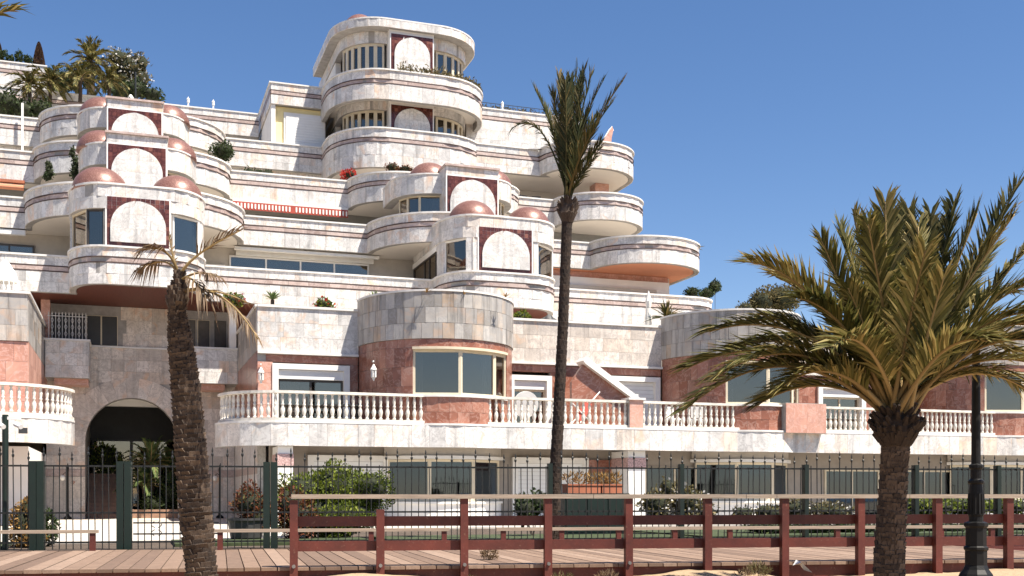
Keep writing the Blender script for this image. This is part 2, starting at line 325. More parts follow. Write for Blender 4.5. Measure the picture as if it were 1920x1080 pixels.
def put(o, label=None, cat=None, group=None, kind=None):
    for k, v in (('label', label), ('category', cat), ('group', group), ('kind', kind)):
        if v: o[k] = v
    return o
class Thing:
    """an Empty at a thing's base, turned with the facade (ang); parts are given in the same turned frame"""
    def __init__(s, name, base, label=None, cat=None, ang=A, group=None, kind=None, mb=None, mat=None, smooth=None):
        s.base = base; s.ang = ang; s.tiles = []
        s.o = bpy.data.objects.new(name, mb.mesh(name, mat, base, smooth) if mb else None); COL.objects.link(s.o)
        c, n = math.cos(ang), math.sin(ang)
        s.o.location = (c*base[0]-n*base[1], n*base[0]+c*base[1], base[2]); s.o.rotation_euler = (0, 0, ang)
        if not mb: s.o.empty_display_size = .3
        put(s.o, label, cat, group, kind)
    def part(s, name, mb, mat, parent=None, smooth=None, kind=None, label=None):
        o = bpy.data.objects.new(name, mb.mesh(name, mat, s.base, smooth)); COL.objects.link(o); o.parent = parent or s.o
        return put(o, label, None, None, kind)
    def inst(s, name, me, loc, rot=(0,0,0), scale=1, parent=None):
        o = bpy.data.objects.new(name, me); COL.objects.link(o); o.parent = parent or s.o
        o.location = [loc[i]-s.base[i] for i in range(3)]; o.rotation_euler = rot; o.scale = (scale,)*3 if not isinstance(scale, tuple) else scale
        return o
    def tile(s, parent, vs, fs, tone, mat, w): s.tiles.append((w, parent, vs, fs, tone, mat))
    def finish(s, limit=300):
        s.tiles.sort(key=lambda t: -t[0])
        for w, parent, vs, fs, tone, mat in s.tiles[:limit]:
            s.part('tile', MB().add(vs, fs, tone), mat, parent)
        rest = {}
        for w, parent, vs, fs, tone, mat in s.tiles[limit:]: rest.setdefault(mat, MB()).add(vs, fs, tone)
        for mat, mb in rest.items(): s.part('tile_cladding', mb, mat, kind='stuff')
def tone(r=rng): return (r.random(), r.random(), r.random()**1.3)
TF = [(0,1,5,4),(4,5,6,7),(0,3,2,1),(1,2,6,5),(3,0,4,7)]
def in_view(u, v, z, a):
    x = math.cos(a)*u - math.sin(a)*v; y = math.sin(a)*u + math.cos(a)*v
    px = 960 + x/y*FPX if y > 1 else 9e9
    return -40 < px < 1960, y
def one_tile(t, parent, p, q, n0, n1, z0, z1, mat, th=.025, g=.0035, tn=None, proud=0):
    l = math.hypot(q[0]-p[0], q[1]-p[1])
    if l < .03 or z1-z0 < .02: return
    d = ((q[0]-p[0])/l, (q[1]-p[1])/l); p2 = (p[0]+d[0]*g, p[1]+d[1]*g); q2 = (q[0]-d[0]*g, q[1]-d[1]*g)
    th += proud; a0, a1 = z0+g, z1-g
    o = lambda P, n, k: (P[0]+n[0]*k, P[1]+n[1]*k)
    A_, B_, C_, D_ = o(p2,n0,th), o(q2,n1,th), o(q2,n1,-.002), o(p2,n0,-.002)
    vs = [(*A_,a0),(*B_,a0),(*C_,a0),(*D_,a0),(*A_,a1),(*B_,a1),(*C_,a1),(*D_,a1)]
    ok, y = in_view((p[0]+q[0])/2, (p[1]+q[1])/2, z0, t.ang)
    to_cam = nrm((-(p[0]+q[0]), -(p[1]+q[1]))); face = n0[0]*to_cam[0]+n0[1]*to_cam[1]
    t.tile(parent, vs, TF, tn or tone(), mat, (l*(z1-z0)*max(face, .02)/(y*y)*1e4) if ok else 0)
def clad(t, parent, path, z0, z1, row, tw, mat, th=.025, jit=.18, bond=.5, skip=None, proud=.006, g=.0035):
    nr = max(1, round((z1-z0)/row)); h = (z1-z0)/nr
    for rn in runs(path):
        r = Run(rn); cnt = max(1, round(r.L/tw))
        for j in range(nr):
            cuts = [0] + [(i + (bond if j % 2 else 0)*.5 + rng.uniform(-jit, jit))*r.L/cnt for i in range(1, cnt)] + [r.L]
            for a, b in zip(cuts, cuts[1:]):
                p, q = r.at(a), r.at(b)
                if skip and skip((p[0]+q[0])/2, (p[1]+q[1])/2, z0+(j+.5)*h, abs(q[0]-p[0])/2, h/2): continue
                e = .01
                def nn(x):
                    m0, m1 = r.at(x-e), r.at(x+e); d = nrm((m1[0]-m0[0], m1[1]-m0[1])); return (d[1], -d[0])
                one_tile(t, parent, p, q, nn(a+e), nn(b-e), z0+j*h, z0+(j+1)*h, mat, th, g, proud=rng.uniform(0, proud))
def parapet(t, path, z0, z1, mat='white_marble', stripe=True, th=.22, tw=.62, name='parapet', cop=True, lower=.5, topr=.34):
    w = t.part(name, MB().strip(path, z0, z1-.05, th), 'grout')
    if cop: t.part('coping', MB().strip(offset(path, .10), z1-.05, z1+.02, th+.14), 'coping_stone', w)
    z = z1-.05
    if stripe:
        clad(t, w, path, z-topr, z, topr, tw, mat, th=.045)
        clad(t, w, path, z-topr-.21, z-topr-.045, .2, tw*1.5, 'stripe_stone', th=.05)
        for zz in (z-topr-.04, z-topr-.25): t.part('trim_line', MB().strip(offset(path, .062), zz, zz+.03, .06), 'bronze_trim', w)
        z = z-topr-.255
    clad(t, w, path, z0, z, lower, tw, mat, th=.045)
    return w
def slab(t, path, back, z0, z1, mat, name='terrace_slab', inset=.24):
    p = offset(path, -inset); poly = p + [(p[-1][0], back), (p[0][0], back)]
    q = offset(path, -inset-.004)
    o = t.part(name, MB().prism(poly, z0+.03, z1), 'beige_plaster')
    t.part('soffit', MB().prism(q + [(q[-1][0], back), (q[0][0], back)], z0, z0+.026), mat, o)
    return o
def window(t, p0, p1, z0, z1, n=2, fw=.07, dep=.1, frame='frame_cream', curtain=None, room=1.4, name='window', back=0, cols=None, parent=None, glass='glass', sill=False, rows=1):
    d = nrm((p1[0]-p0[0], p1[1]-p0[1])); nn = (d[1], -d[0]); L = math.hypot(p1[0]-p0[0], p1[1]-p0[1])
    p0 = (p0[0]-nn[0]*back, p0[1]-nn[1]*back)
    m = MB(); m.obox(p0,d,nn,0,L,-dep,0,z0,z0+fw); m.obox(p0,d,nn,0,L,-dep,0,z1-fw,z1)
    m.obox(p0,d,nn,0,fw,-dep,0,z0+fw,z1-fw); m.obox(p0,d,nn,L-fw,L,-dep,0,z0+fw,z1-fw)
    cuts = [fw] + [fw+(L-2*fw)*(c if cols else (i+1)/n) for i, c in enumerate(cols or range(n-1))] + [L-fw]
    for c in cuts[1:-1]: m.obox(p0,d,nn,c-fw*.5,c+fw*.5,-dep*.9,-.008,z0+fw,z1-fw)
    w = t.part(name, m, frame, parent)
    for a, b in zip(cuts, cuts[1:]):
        t.part('pane', MB().obox(p0,d,nn,a-.005,b+.005,-dep*.6,-dep*.6+.012,z0+fw-.005,z1-fw+.005), glass, w)
    if sill: t.part('sill', MB().obox(p0,d,nn,-.08,L+.08,-.05,.10,z0-.07,z0-.003), 'coping_stone', w)
    if room:
        q = lambda a, b, z: (p0[0]+d[0]*a+nn[0]*b, p0[1]+d[1]*a+nn[1]*b, z)
        vs = [q(.01,-dep,z0+.01),q(L-.01,-dep,z0+.01),q(L-.01,-dep,z1-.01),q(.01,-dep,z1-.01),q(.01,-room,z0+.01),q(L-.01,-room,z0+.01),q(L-.01,-room,z1-.01),q(.01,-room,z1-.01)]
        t.part('room_interior', MB().add(vs, [(4,5,6,7),(0,1,5,4),(3,7,6,2),(0,4,7,3),(1,2,6,5)]), 'room', w)
    if curtain:
        c0, c1, cm = curtain; s0, s1 = L*c0+.03, L*c1-.03; k = max(8, int((s1-s0)/.05)); vs = []; fs = []
        for i in range(k+1):
            a = s0+(s1-s0)*i/k; o = -dep-.12+.035*math.sin(i*1.9)
            for z in (z0+fw, z1-fw): vs.append((p0[0]+d[0]*a+nn[0]*o, p0[1]+d[1]*a+nn[1]*o, z))
        for i in range(k): fs.append((2*i,2*i+2,2*i+3,2*i+1))
        t.part('curtain', MB().add(vs, fs), cm, w)
    return w
def dome(t, u, v, z, r, h, name='dome'):
    m = MB(); m.smooth = True; prof = [(r*1.0, -.02)] + [(r*math.cos(R(a)), h*math.sin(R(a))) for a in range(6, 90, 7)] + [(.01, h)]
    m.lathe((u,v,z), prof, 28); return t.part(name, m, 'dome_mosaic')
def arch_panel(t, u0, u1, z0, z1, v, sq=.17, bottom=.14, side=.12, mat='white_marble'):
    """dark red glazed square with a white round-headed field in it"""
    w = u1-u0; top = z1-.12; ri = w/2-side; sp = max(top-ri, z0+.1); uc = (u0+u1)/2
    bk = t.part('arch_panel', MB().box(u0-.06, u1+.06, v-.03, v+.1, z0-.0, z1+.06), 'white_plaster')
    t.part('grout_bed', MB().box(u0, u1, v-.036, v-.031, z0+.001, z1), 'red_wood_soffit', bk)
    m = MB(); nx = max(4, round(w/sq)); nz = max(4, round((z1-z0)/sq))
    for i in range(nx):
        for j in range(nz):
            a, b = u0+w*i/nx, u0+w*(i+1)/nx; c, e = z0+(z1-z0)*j/nz, z0+(z1-z0)*(j+1)/nz
            m.box(a+.005, b-.005, v-.05-rng.uniform(0,.006), v-.037, c+.005, e-.005, tone())
    t.part('red_tile', m, 'red_tile_glaze', bk, kind='stuff')
    poly = [(uc-ri, z0+bottom), (uc+ri, z0+bottom)] + [(uc+ri*math.cos(R(a)), sp+(top-sp)*math.sin(R(a))) for a in range(0, 181, 9)]
    f = t.part('arch_field', MB().vprism(poly, v-.10, v-.03), 'grout', bk)
    # marble slabs of the field
    rows = max(2, round((top-z0-bottom)/.55)); h = (top-z0-bottom)/rows
    def half(z): return ri if z <= sp else ri*math.sqrt(max(0, 1-((z-sp)/(top-sp))**2))
    for j in range(rows):
        za, zb = z0+bottom+j*h+.002, z0+bottom+(j+1)*h-.002
        cuts = [-1.01] + [c+rng.uniform(-.08,.08) for c in ((-.4,.35) if j % 2 else (-.1,.6))] + [1.01]
        for a, b in zip(cuts, cuts[1:]):
            zs = [za+(zb-za)*k/4 for k in range(5)]
            L = [(max(uc+a*ri, uc-half(z))+.002, z) for z in zs]; Rr = [(min(uc+b*ri, uc+half(z))-.002, z) for z in zs]
            if L[0][0] >= Rr[0][0]: continue
            L = [(min(p[0], q[0]-.001), p[1]) for p, q in zip(L, Rr)]
            pl = L[:1] + Rr + L[:0:-1]; n = len(pl)
            vs = [(p[0], v-.115, p[1]) for p in pl] + [(p[0], v-.10, p[1]) for p in pl]
            tn = tone(); tn = (.2+tn[0]*.62, tn[1], tn[2]*.5)
            t.tile(f, vs, [tuple(range(n))] + [((i+1)%n,i,n+i,n+(i+1)%n) for i in range(n)], tn, mat, 5)
    return bk
def wall_lantern(u, v, z, label, mat='white_metal'):
    t = Thing('wall_lantern', (u, v, z), label, 'lantern', group=None)
    t.part('bracket', MB().box(u-.02, u+.02, v-.14, v+.05, z+.30, z+.36), mat)
    m = MB().lathe((u, v-.15, z-.30), [(.02,-.08),(.05,0),(.09,.05)], 6); m.lathe((u, v-.15, z), [(.11,.0),(.12,.03),(.07,.12),(.02,.22)], 6)
    for k in range(6):
        a = R(60*k); m.box(u+.085*math.cos(a)-.012, u+.085*math.cos(a)+.012, v-.15+.085*math.sin(a)-.012, v-.15+.085*math.sin(a)+.012, z-.25, z)
    t.part('cage', m, mat); t.part('globe', MB().lathe((u, v-.15, z-.25), [(.05,0),(.06,.1),(.05,.24)], 8), 'curtain')
def build_mesh_thing(name, mb, mat, base, label, cat, ang=A, group=None, kind=None, smooth=None):
    return Thing(name, base, label, cat, ang, group, kind, mb, mat, smooth)

# ------------------------------------------------------------------ ground, terrain
def smooth_noise(x, y):
    return (math.sin(x*1.3+y*.7)+math.sin(x*2.9-y*1.7+1.3)*.5+math.sin(x*.6+y*3.1+.4)*.5+math.sin(x*6.1+y*4.3)*.22+math.sin(x*11.3-y*7.7+2)*.12)
def make_sand():
    xs = [-900,-300,-100,-40,-20] + [-12+i*.2 for i in range(0,121)] + [18,30,60,150,400,900]
    ys = [-900,-200,-50,-10,2,7] + [9+i*.2 for i in range(0,51)] + [22,26,40,80,200,900]
    vs = []; fs = []
    for y in ys:
        for x in xs:
            vv = -math.sin(B)*x+math.cos(B)*y      # distance across the boardwalk
            z = -.30
            if -14 < x < 18 and 7 < y < 21:
                ramp_ = max(0, min(1, (vv-11.5)/4.2)); z = -.42 + ramp_*.22 + .035*smooth_noise(x*.9, y*.9)*(.5+ramp_)
                if vv > 16.4: z = min(z, -.10) if vv < 17 else -.35
            vs.append((x,y,z))
    w = len(xs)
    for j in range(len(ys)-1):
        for i in range(w-1): fs.append((j*w+i, j*w+i+1, (j+1)*w+i+1, (j+1)*w+i))
    m = MB().add(vs, fs); m.smooth = True
    Thing('sand_ground', (0,0,0), ang=0, kind='structure', mb=m, mat='sand')
make_sand()
Thing('sea', (0,-400,-.2), ang=0, kind='structure', mb=MB().add([(-900,-899,-.2),(900,-899,-.2),(900,-26,-.2),(-900,-26,-.2)],[(0,1,2,3)]), mat='sea_water')
# garden ground between fence and buildings, paved court before the gate
Thing('garden_ground', (0, 30, -.1), ang=A, kind='structure', mb=MB().box(-40, 70, 23.2, 60, -.29, -.02), mat='soil')
Thing('paved_court', (.5, 34, 0), ang=A, kind='structure', mb=MB().box(-9, 4.3, 26.5, 58.6, -.019, .03), mat='paving')
Thing('villa_terrace_paving', (18, 37, 0), ang=A, kind='structure', mb=MB().box(4.4, 60, 33.5, 41, -.019, .03), mat='paving')
for n, (u0, u1, v0, v1) in enumerate(((-9, -2.4, 24.2, 26.4), (.9, 5.2, 24.2, 26.4), (5.6, 13.0, 24.2, 27), (13.4, 40, 24.2, 29))):
    Thing('lawn', ((u0+u1)/2, v0, 0), ang=A, kind='structure', mb=MB().box(u0, u1, v0, v1, -.018, .05), mat='grass')
Thing('hillside', (0, 70, 0), ang=A, kind='structure', mat='hill_soil', mb=MB().uprism([(52.6,-.3),(52.6,5.8),(58,8.5),(62.5,14.5),(67,19),(72,21.5),(90,23),(130,23),(130,-.3)] , -70, -3.6).uprism([(58.7,-.3),(58.7,8.5),(62.5,14.5),(67,19),(72,21.5),(90,23),(130,23),(130,-.3)], -3.59, 4.9).uprism([(52.6,-.3),(52.6,5.8),(58,8.5),(62.5,14.5),(67,19),(72,21.5),(90,23),(130,23),(130,-.3)], 4.91, 22).uprism([(60,-.3),(64,6.5),(75,8.5),(130,9.5),(130,-.3)], 22.01, 110))

# ------------------------------------------------------------------ terraced building: the long stepped storeys
TL, TR = (-2.2, 2.86), (12.68, 17.93)                   # side faces of the two tower stacks
def tower_path(ul, pl, pr, ur, vf=44.9, vs=46.9): return arc(pl, vs, pl-ul, vs-vf, 180, 270, 8) + arc(pr, vs, ur-pr, vs-vf, 270, 360, 8)
PL, PR = (-.82, 1.48), (13.96, 16.37)
T1L, T1R = tower_path(TL[0], PL[0], PL[1], TL[1]), tower_path(TR[0], PR[0], PR[1], TR[1])
bl = Thing('terraced_building', (6, 47.5, 0), 'white marble terraced apartment building stepping up the hill in long banded storeys', 'building')
L3 = [(-22,47.5),(TL[0],47.5)] + T1L + [(TL[1],47.5),(TR[0],47.5)] + T1R + [(TR[1],47.5)] + arc(25.6,49,1.5,1.5,270,360,6) + [(27.1,53)]
parapet(bl, L3, 9.05, 10.5)
slab(bl, L3, 53.6, 9.05, 9.4, 'red_wood_soffit')
L4 = [(-22,50.8)] + bulge(-4.1,4.78,50.8,47.2,3.6) + bulge(10.44,19.3,50.8,47.2,3.6) + bulge(21.6,27.3,50.8,48.3,2.84) + [(27.3,54)]
parapet(bl, L4, 12.2, 13.5)
slab(bl, [p for p in L4 if p[0] < 19.4], 57.6, 12.2, 12.5, 'soffit_plaster')
slab(bl, [(19.32,50.8)] + [p for p in L4 if p[0] > 19.4], 57.6, 12.2, 12.5, 'orange_plaster')
L5 = [(-22,54.5)] + bulge(-4.04,4.51,54.5,52,2.7) + bulge(10.22,18.95,54.5,52,2.7) + bulge(21.1,25.95,54.5,52.2,2.4) + [(25.95,58)]
parapet(bl, L5, 15.12, 16.5)
slab(bl, L5, 61, 15.12, 15.45, 'soffit_plaster')
L6 = [(-22,59.4)] + bulge(-4.14,4.62,59.4,56.5,2.9) + [(9.75,59.4)]
parapet(bl, L6, 18.15, 19.55); slab(bl, L6, 66, 18.15, 18.5, 'soffit_plaster')
w6 = bl.part('rear_wall', MB().strip([(-22,59.75),(9.75,59.75)], 15.46, 18.14, .3), 'grout'); clad(bl, w6, [(-22,59.75),(9.75,59.75)], 15.46, 18.14, .55, .8, 'white_marble')
L6r = [(17.2,56),(20.85,56)] + bulge(20.85,26.1,56,53.6,2.5) + [(26.1,62)]
parapet(bl, L6r, 18.15, 19.55); slab(bl, [(9.9,56.6)]+L6r, 64, 18.15, 18.5, 'soffit_plaster')
L7 = [(-22,64),(6.9,64)]
parapet(bl, L7, 21.2, 22.5); slab(bl, L7, 72, 21.2, 21.5, 'soffit_plaster')
w7 = bl.part('rear_wall', MB().strip([(-22,64.3),(6.9,64.3)], 18.5, 21.19, .3), 'grout'); clad(bl, w7, [(-3,64.3),(6.9,64.3)], 18.5, 21.19, .55, .8, 'white_marble')
L7r = [(17.5,58.6),(24.5,58.6),(24.5,64)]
parapet(bl, L7r, 19.6, 22.4, lower=.6)
slab(bl, L7r, 66, 21.2, 21.5, 'soffit_plaster')
L8 = [(-24,68),(U(85,68),68),(U(85,68),75)]
parapet(bl, L8, 22.6, 25.25, lower=.6); slab(bl, L8, 80, 22.6, 22.9, 'soffit_plaster')
L7b = [(-24,66.5),(U(238,66.5),66.5)]
parapet(bl, L7b, 20.5, 23.1, lower=.6)
# rear walls of the terraces
w3 = bl.part('rear_wall', MB().strip([(-22,51.7),(26.4,51.7)], 9.41, 12.19, .3), 'beige_plaster')
w3b = bl.part('orange_wall_strip', MB().box(18.2, 26.2, 51.45, 51.66, 11.9, 12.19), 'pink_marble')
bl.part('white_wall', MB().box(18.2, 26.2, 51.3, 51.66, 9.41, 11.89), 'white_plaster')
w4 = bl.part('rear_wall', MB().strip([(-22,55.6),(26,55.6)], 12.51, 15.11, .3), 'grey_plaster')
w5 = bl.part('rear_wall', MB().strip([(9.7,58.9),(25,58.9)], 15.46, 18.14, .3), 'beige_plaster')
bl.part('brick_pier', MB().box(24.2, 25.0, 56.2, 57.0, 16.0, 18.14), 'pink_marble')
w2 = bl.part('rear_wall', MB().strip([(4.5,50.5),(27,50.5)], 6.6, 9.04, .3), 'red_wood_soffit')
# terrace windows, awning boxes
window(bl, (U(430,51.6),51.6), (U(692,51.6),51.6), 9.5, 11.86, 4, frame='frame_white', curtain=(.0,.12,'curtain'))
window(bl, (U(-30,51.6),51.6), (U(64,51.6),51.6), 9.5, 11.7, 2, frame='frame_dark')
window(bl, (U(385,51.6),51.6), (U(422,51.6),51.6), 9.5, 11.4, 1, frame='frame_white')
m = MB().box(U(440,50.9), U(712,50.9), 50.95, 51.2, 12.02, 12.14); bl.part('awning_box', m, 'white_metal')
bl.part('shutter_box', MB().box(U(442,51.5), U(700,51.5), 51.42, 51.58, 11.87, 12.08), 'frame_white')
m = MB().box(U(-40,50.9), U(48,50.9), 50.8, 51.05, 11.95, 12.15); bl.part('awning_box', m, 'white_metal')
window(bl, (U(1060,51.2),51.28), (U(1235,51.2),51.28), 9.5, 11.5, 1, frame='frame_white', room=0); 
for j in range(12): bl.part('shutter_slat', MB().box(U(1064,51.2),U(1231,51.2),51.2,51.24,9.56+j*.16,9.71+j*.16), 'beige_plaster')
window(bl, (U(480,55.5),55.52), (U(640,55.5),55.52), 12.6, 14.7, 4, frame='frame_dark')
# red and white awning valance under the fifth storey
aw = Thing('awning', (U(545,54.2), 54.3, 14.6), 'red awning with white scalloped valance hanging under the marble parapet', 'awning')
ua, ub = U(436,54.2), U(652,54.2)
aw.part('cassette', MB().box(ua, ub, 54.15, 54.45, 14.98, 15.09), 'awning_white')
aw.part('cloth', MB().box(ua, ub, 54.12, 54.142, 14.60, 14.97), 'awning_red')
n = 34
for i in range(n):
    a = ua+(ub-ua)*(i+.28)/n; b = a+(ub-ua)/n*.46
    if i in (17,): continue
    aw.part('white_scallop', MB().vprism([(a,14.9),(a,14.72),(a+(b-a)*.2,14.66),(b-(b-a)*.2,14.66),(b,14.72),(b,14.9)], 54.10, 54.119), 'awning_white')
oaw = Thing('awning', (U(25,51), 54.0, 14.7), 'rolled orange awning above the far left terrace parapet', 'awning')
oaw.part('roll', MB().tube([(U(-40,54),54.1,14.75),(U(44,54),54.1,14.75)], .12, 10), 'orange_plaster')
oaw.part('cassette', MB().box(U(-40,54), U(46,54), 54.05, 54.3, 14.95, 15.08), 'terracotta')
# terrace lamps on the dark fourth-storey wall
for i, px in enumerate((486, 541, 594, 646)):
    u = U(px, 55.3); t = Thing('wall_lamp', (u, 55.24, 13.9), ('leftmost','second','third','rightmost')[i] + ' small dark lamp of four on the shaded wall below the awning', 'lamp', group='lamps below the awning')
    t.part('lamp_body', MB().lathe((u,55.1,13.75),[(.05,0),(.1,.05),(.1,.35),(.04,.45)],8), 'iron'); t.part('bracket', MB().box(u-.02,u+.02,55.1,55.28,14.2,14.24), 'iron')
# ------------------------------------------------------------------ tower stacks
def tower_stack(which, label):
    if which == 'L': ul, ur, (pl, pr), path = TL[0], TL[1], PL, T1L
    else: ul, ur, (pl, pr), path = TR[0], TR[1], PR, T1R
    uc = (pl+pr)/2; t = Thing('tower_stack', (uc, 46.9, 9.4), label, 'building')
    # ---- lowest tower: lintel band, windows, arch panel
    zl, zr = 11.92, 12.9
    full = [(ul,50.9)] + path + [(ur,50.9)]
    lb = t.part('lintel_band', MB().strip(full, zl, zr-.07, .5), 'grout')
    clad(t, lb, full, zl, zr-.07, .5, .55, 'white_marble', th=.04)
    t.part('coping', MB().strip(offset(full, .08), zr-.07, zr, .7), 'coping_stone', lb)
    t.part('roof', MB().prism(offset(full, -.45), zr-.32, zr-.16), 'soffit_plaster')
    t.part('ceiling', MB().prism(offset(full, -.52), zl+.02, zl+.1), 'soffit_plaster')
    cw = t.part('front_wall', MB().box(pl-.1, pr+.1, 44.92, 45.3, 10.5, zl), 'grout')
    arch_panel(t, pl+.02, pr-.02, 10.52, 12.38, 44.9)
    t.part('core_wall', MB().box(ul+.75, ur-.75, 46.6, 50.9, 9.41, zl), 'beige_plaster')
    if which == 'L':
        a0 = path[1]; a1 = path[5]; a2 = (pl-.1, 44.99)
        pier = MB().strip(path[0:2], 10.4, zl, .25); t.part('pier', pier, 'white_marble')
        window(t, offset([a0,a1,a2],-.06)[0], offset([a0,a1,a2],-.06)[1], 10.5, zl, 1, frame='frame_cream', room=.5, curtain=(0,1,'blind_brown'))
        window(t, offset([a0,a1,a2],-.06)[1], offset([a0,a1,a2],-.06)[2], 10.5, zl, 1, frame='frame_dark', room=.7)
        b = path[9:]; window(t, (b[0][0]+.12, 45.02), b[5], 10.5, zl, 1, frame='frame_white', room=.7, curtain=(.0,.3,'curtain'))
        t.part('pier', MB().strip(b[5:], 10.4, zl, .25), 'white_marble')
        window(t, (ul+.03,50.85), (ul+.03,47.1), 9.6, zl, 2, frame='frame_dark', room=1.2)
        window(t, (ur-.03,47.1), (ur-.03,50.8), 9.6, zl, 2, frame='frame_dark', room=.6)
    else:
        pa = path[2]; pb = path[6]
        t.part('pier', MB().strip(path[0:3], 10.4, zl, .3), 'white_marble')
        window(t, offset([pa,pb],-.05)[0], offset([pa,pb],-.05)[1], 10.5, zl, 1, frame='frame_white', room=.8, curtain=(.02,.98,'curtain'))
        t.part('pier', MB().strip(path[6:9]+[(pl,44.91)], 10.4, zl, .25), 'white_marble')
        b = path[9:]; window(t, (b[0][0]+.3, 45.0), b[6], 10.5, zl, 1, frame='frame_white', room=.7)
        t.part('pier', MB().strip([(pr-.02,44.91),(pr+.3,44.95)], 10.4, zl, .25), 'white_marble')
        t.part('pier', MB().strip(b[6:], 10.4, zl, .25), 'white_marble')
        window(t, (ul+.02,51.2), (ul+.02,47.2), 9.45, 11.7, 3, frame='frame_dark', room=1.2, cols=(.5,.72))
        t.part('side_lintel', MB().box(ul, ul+.3, 47.0, 51.3, 11.7, zl), 'white_plaster')
    dr = 1.05
    dome(t, pl-.25 if which == 'L' else pl+.1, 46.15, zr-.1, dr, .97); dome(t, pr+.3 if which == 'L' else pr+.3, 46.3, zr-.1, dr*.97, .95)
    # ---- the one or two smaller towers above
    ups = [(-.86,1.47,-2.0,2.72,47.95,15.8,13.5), (-.93,1.42,-2.25,2.65,52.5,18.72,16.5)] if which == 'L' else [(13.4,15.86,11.45,17.2,48.0,15.85,13.5)]
    for k, (a, b, dl, dr_, v, zt, zf) in enumerate(ups):
        fr = t.part('frontispiece', MB().box(a, b, v, v+1.25, zf, zt-.02), 'grout')
        sp_ = [(a,v+1.25),(a,v),(b,v),(b,v+1.25)]
        clad(t, fr, sp_[:2], zf, zt-.09, .5, .6, 'white_marble'); clad(t, fr, [(a,v),(b,v)], zt-.55, zt-.09, .46, .6, 'white_marble'); clad(t, fr, sp_[2:], zf, zt-.09, .5, .6, 'white_marble')
        t.part('coping', MB().box(a-.07, b+.07, v-.12, v+1.32, zt-.085, zt), 'stripe_stone', fr)
        arch_panel(t, a+.05, b-.05, zf+.05, zt-.52, v-.02)
        zb = zt-1.2; zc = zt-.28
        for side in (0, 1):
            if side == 0: pth = [(dl,v+4)] + arc(a, v+2.6, a-dl, 2.0, 180, 270, 8)
            else: pth = arc(b, v+2.6, dr_-b, 2.0, 270, 360, 8) + [(dr_,v+4)]
            d = t.part('drum_band', MB().strip(pth, zb, zc-.06, .4), 'grout'); clad(t, d, pth, zb, zc-.06, .95, .42, 'white_marble', th=.035)
            t.part('coping', MB().strip(offset(pth,.06), zc-.06, zc, .55), 'coping_stone', d)
            if side == 0: poly = pth + [(a, v+4)]
            else: poly = pth + [(b, v+4)]
            t.part('drum_roof', MB().prism(offset(pth,-.35)+[poly[-1]], zc-.25, zc-.12), 'soffit_plaster')
            t.part('drum_soffit', MB().prism(offset(pth,-.41)+[poly[-1]], zb+.01, zb+.06), 'soffit_plaster')
            ip = offset(pth, -.3); lst = ip[1:] if side == 0 else ip[:-1]
            pts = [lst[1], lst[3], lst[5], lst[8]] if side == 0 else [lst[0], lst[3], lst[5], lst[7]]
            for q0, q1 in zip(pts, pts[1:]): window(t, q0, q1, zf+.02, zb, 1, frame='frame_cream', room=.6, fw=.06)
            dome(t, (a-.25 if side == 0 else b+.3), v+1.95 if side == 0 else v+2.0, zc-.08, 1.0, .9)
        t.part('core_wall', MB().box(a-.3, b+.3, v+1.26, v+5.5, zf-.1, zt-.4), 'beige_plaster')
    t.finish()
tower_stack('L', 'left stack of three round towers with copper domes and white arches on red tile squares')
tower_stack('M', 'middle stack of two round towers with copper domes, curtained window beside the lower arch')
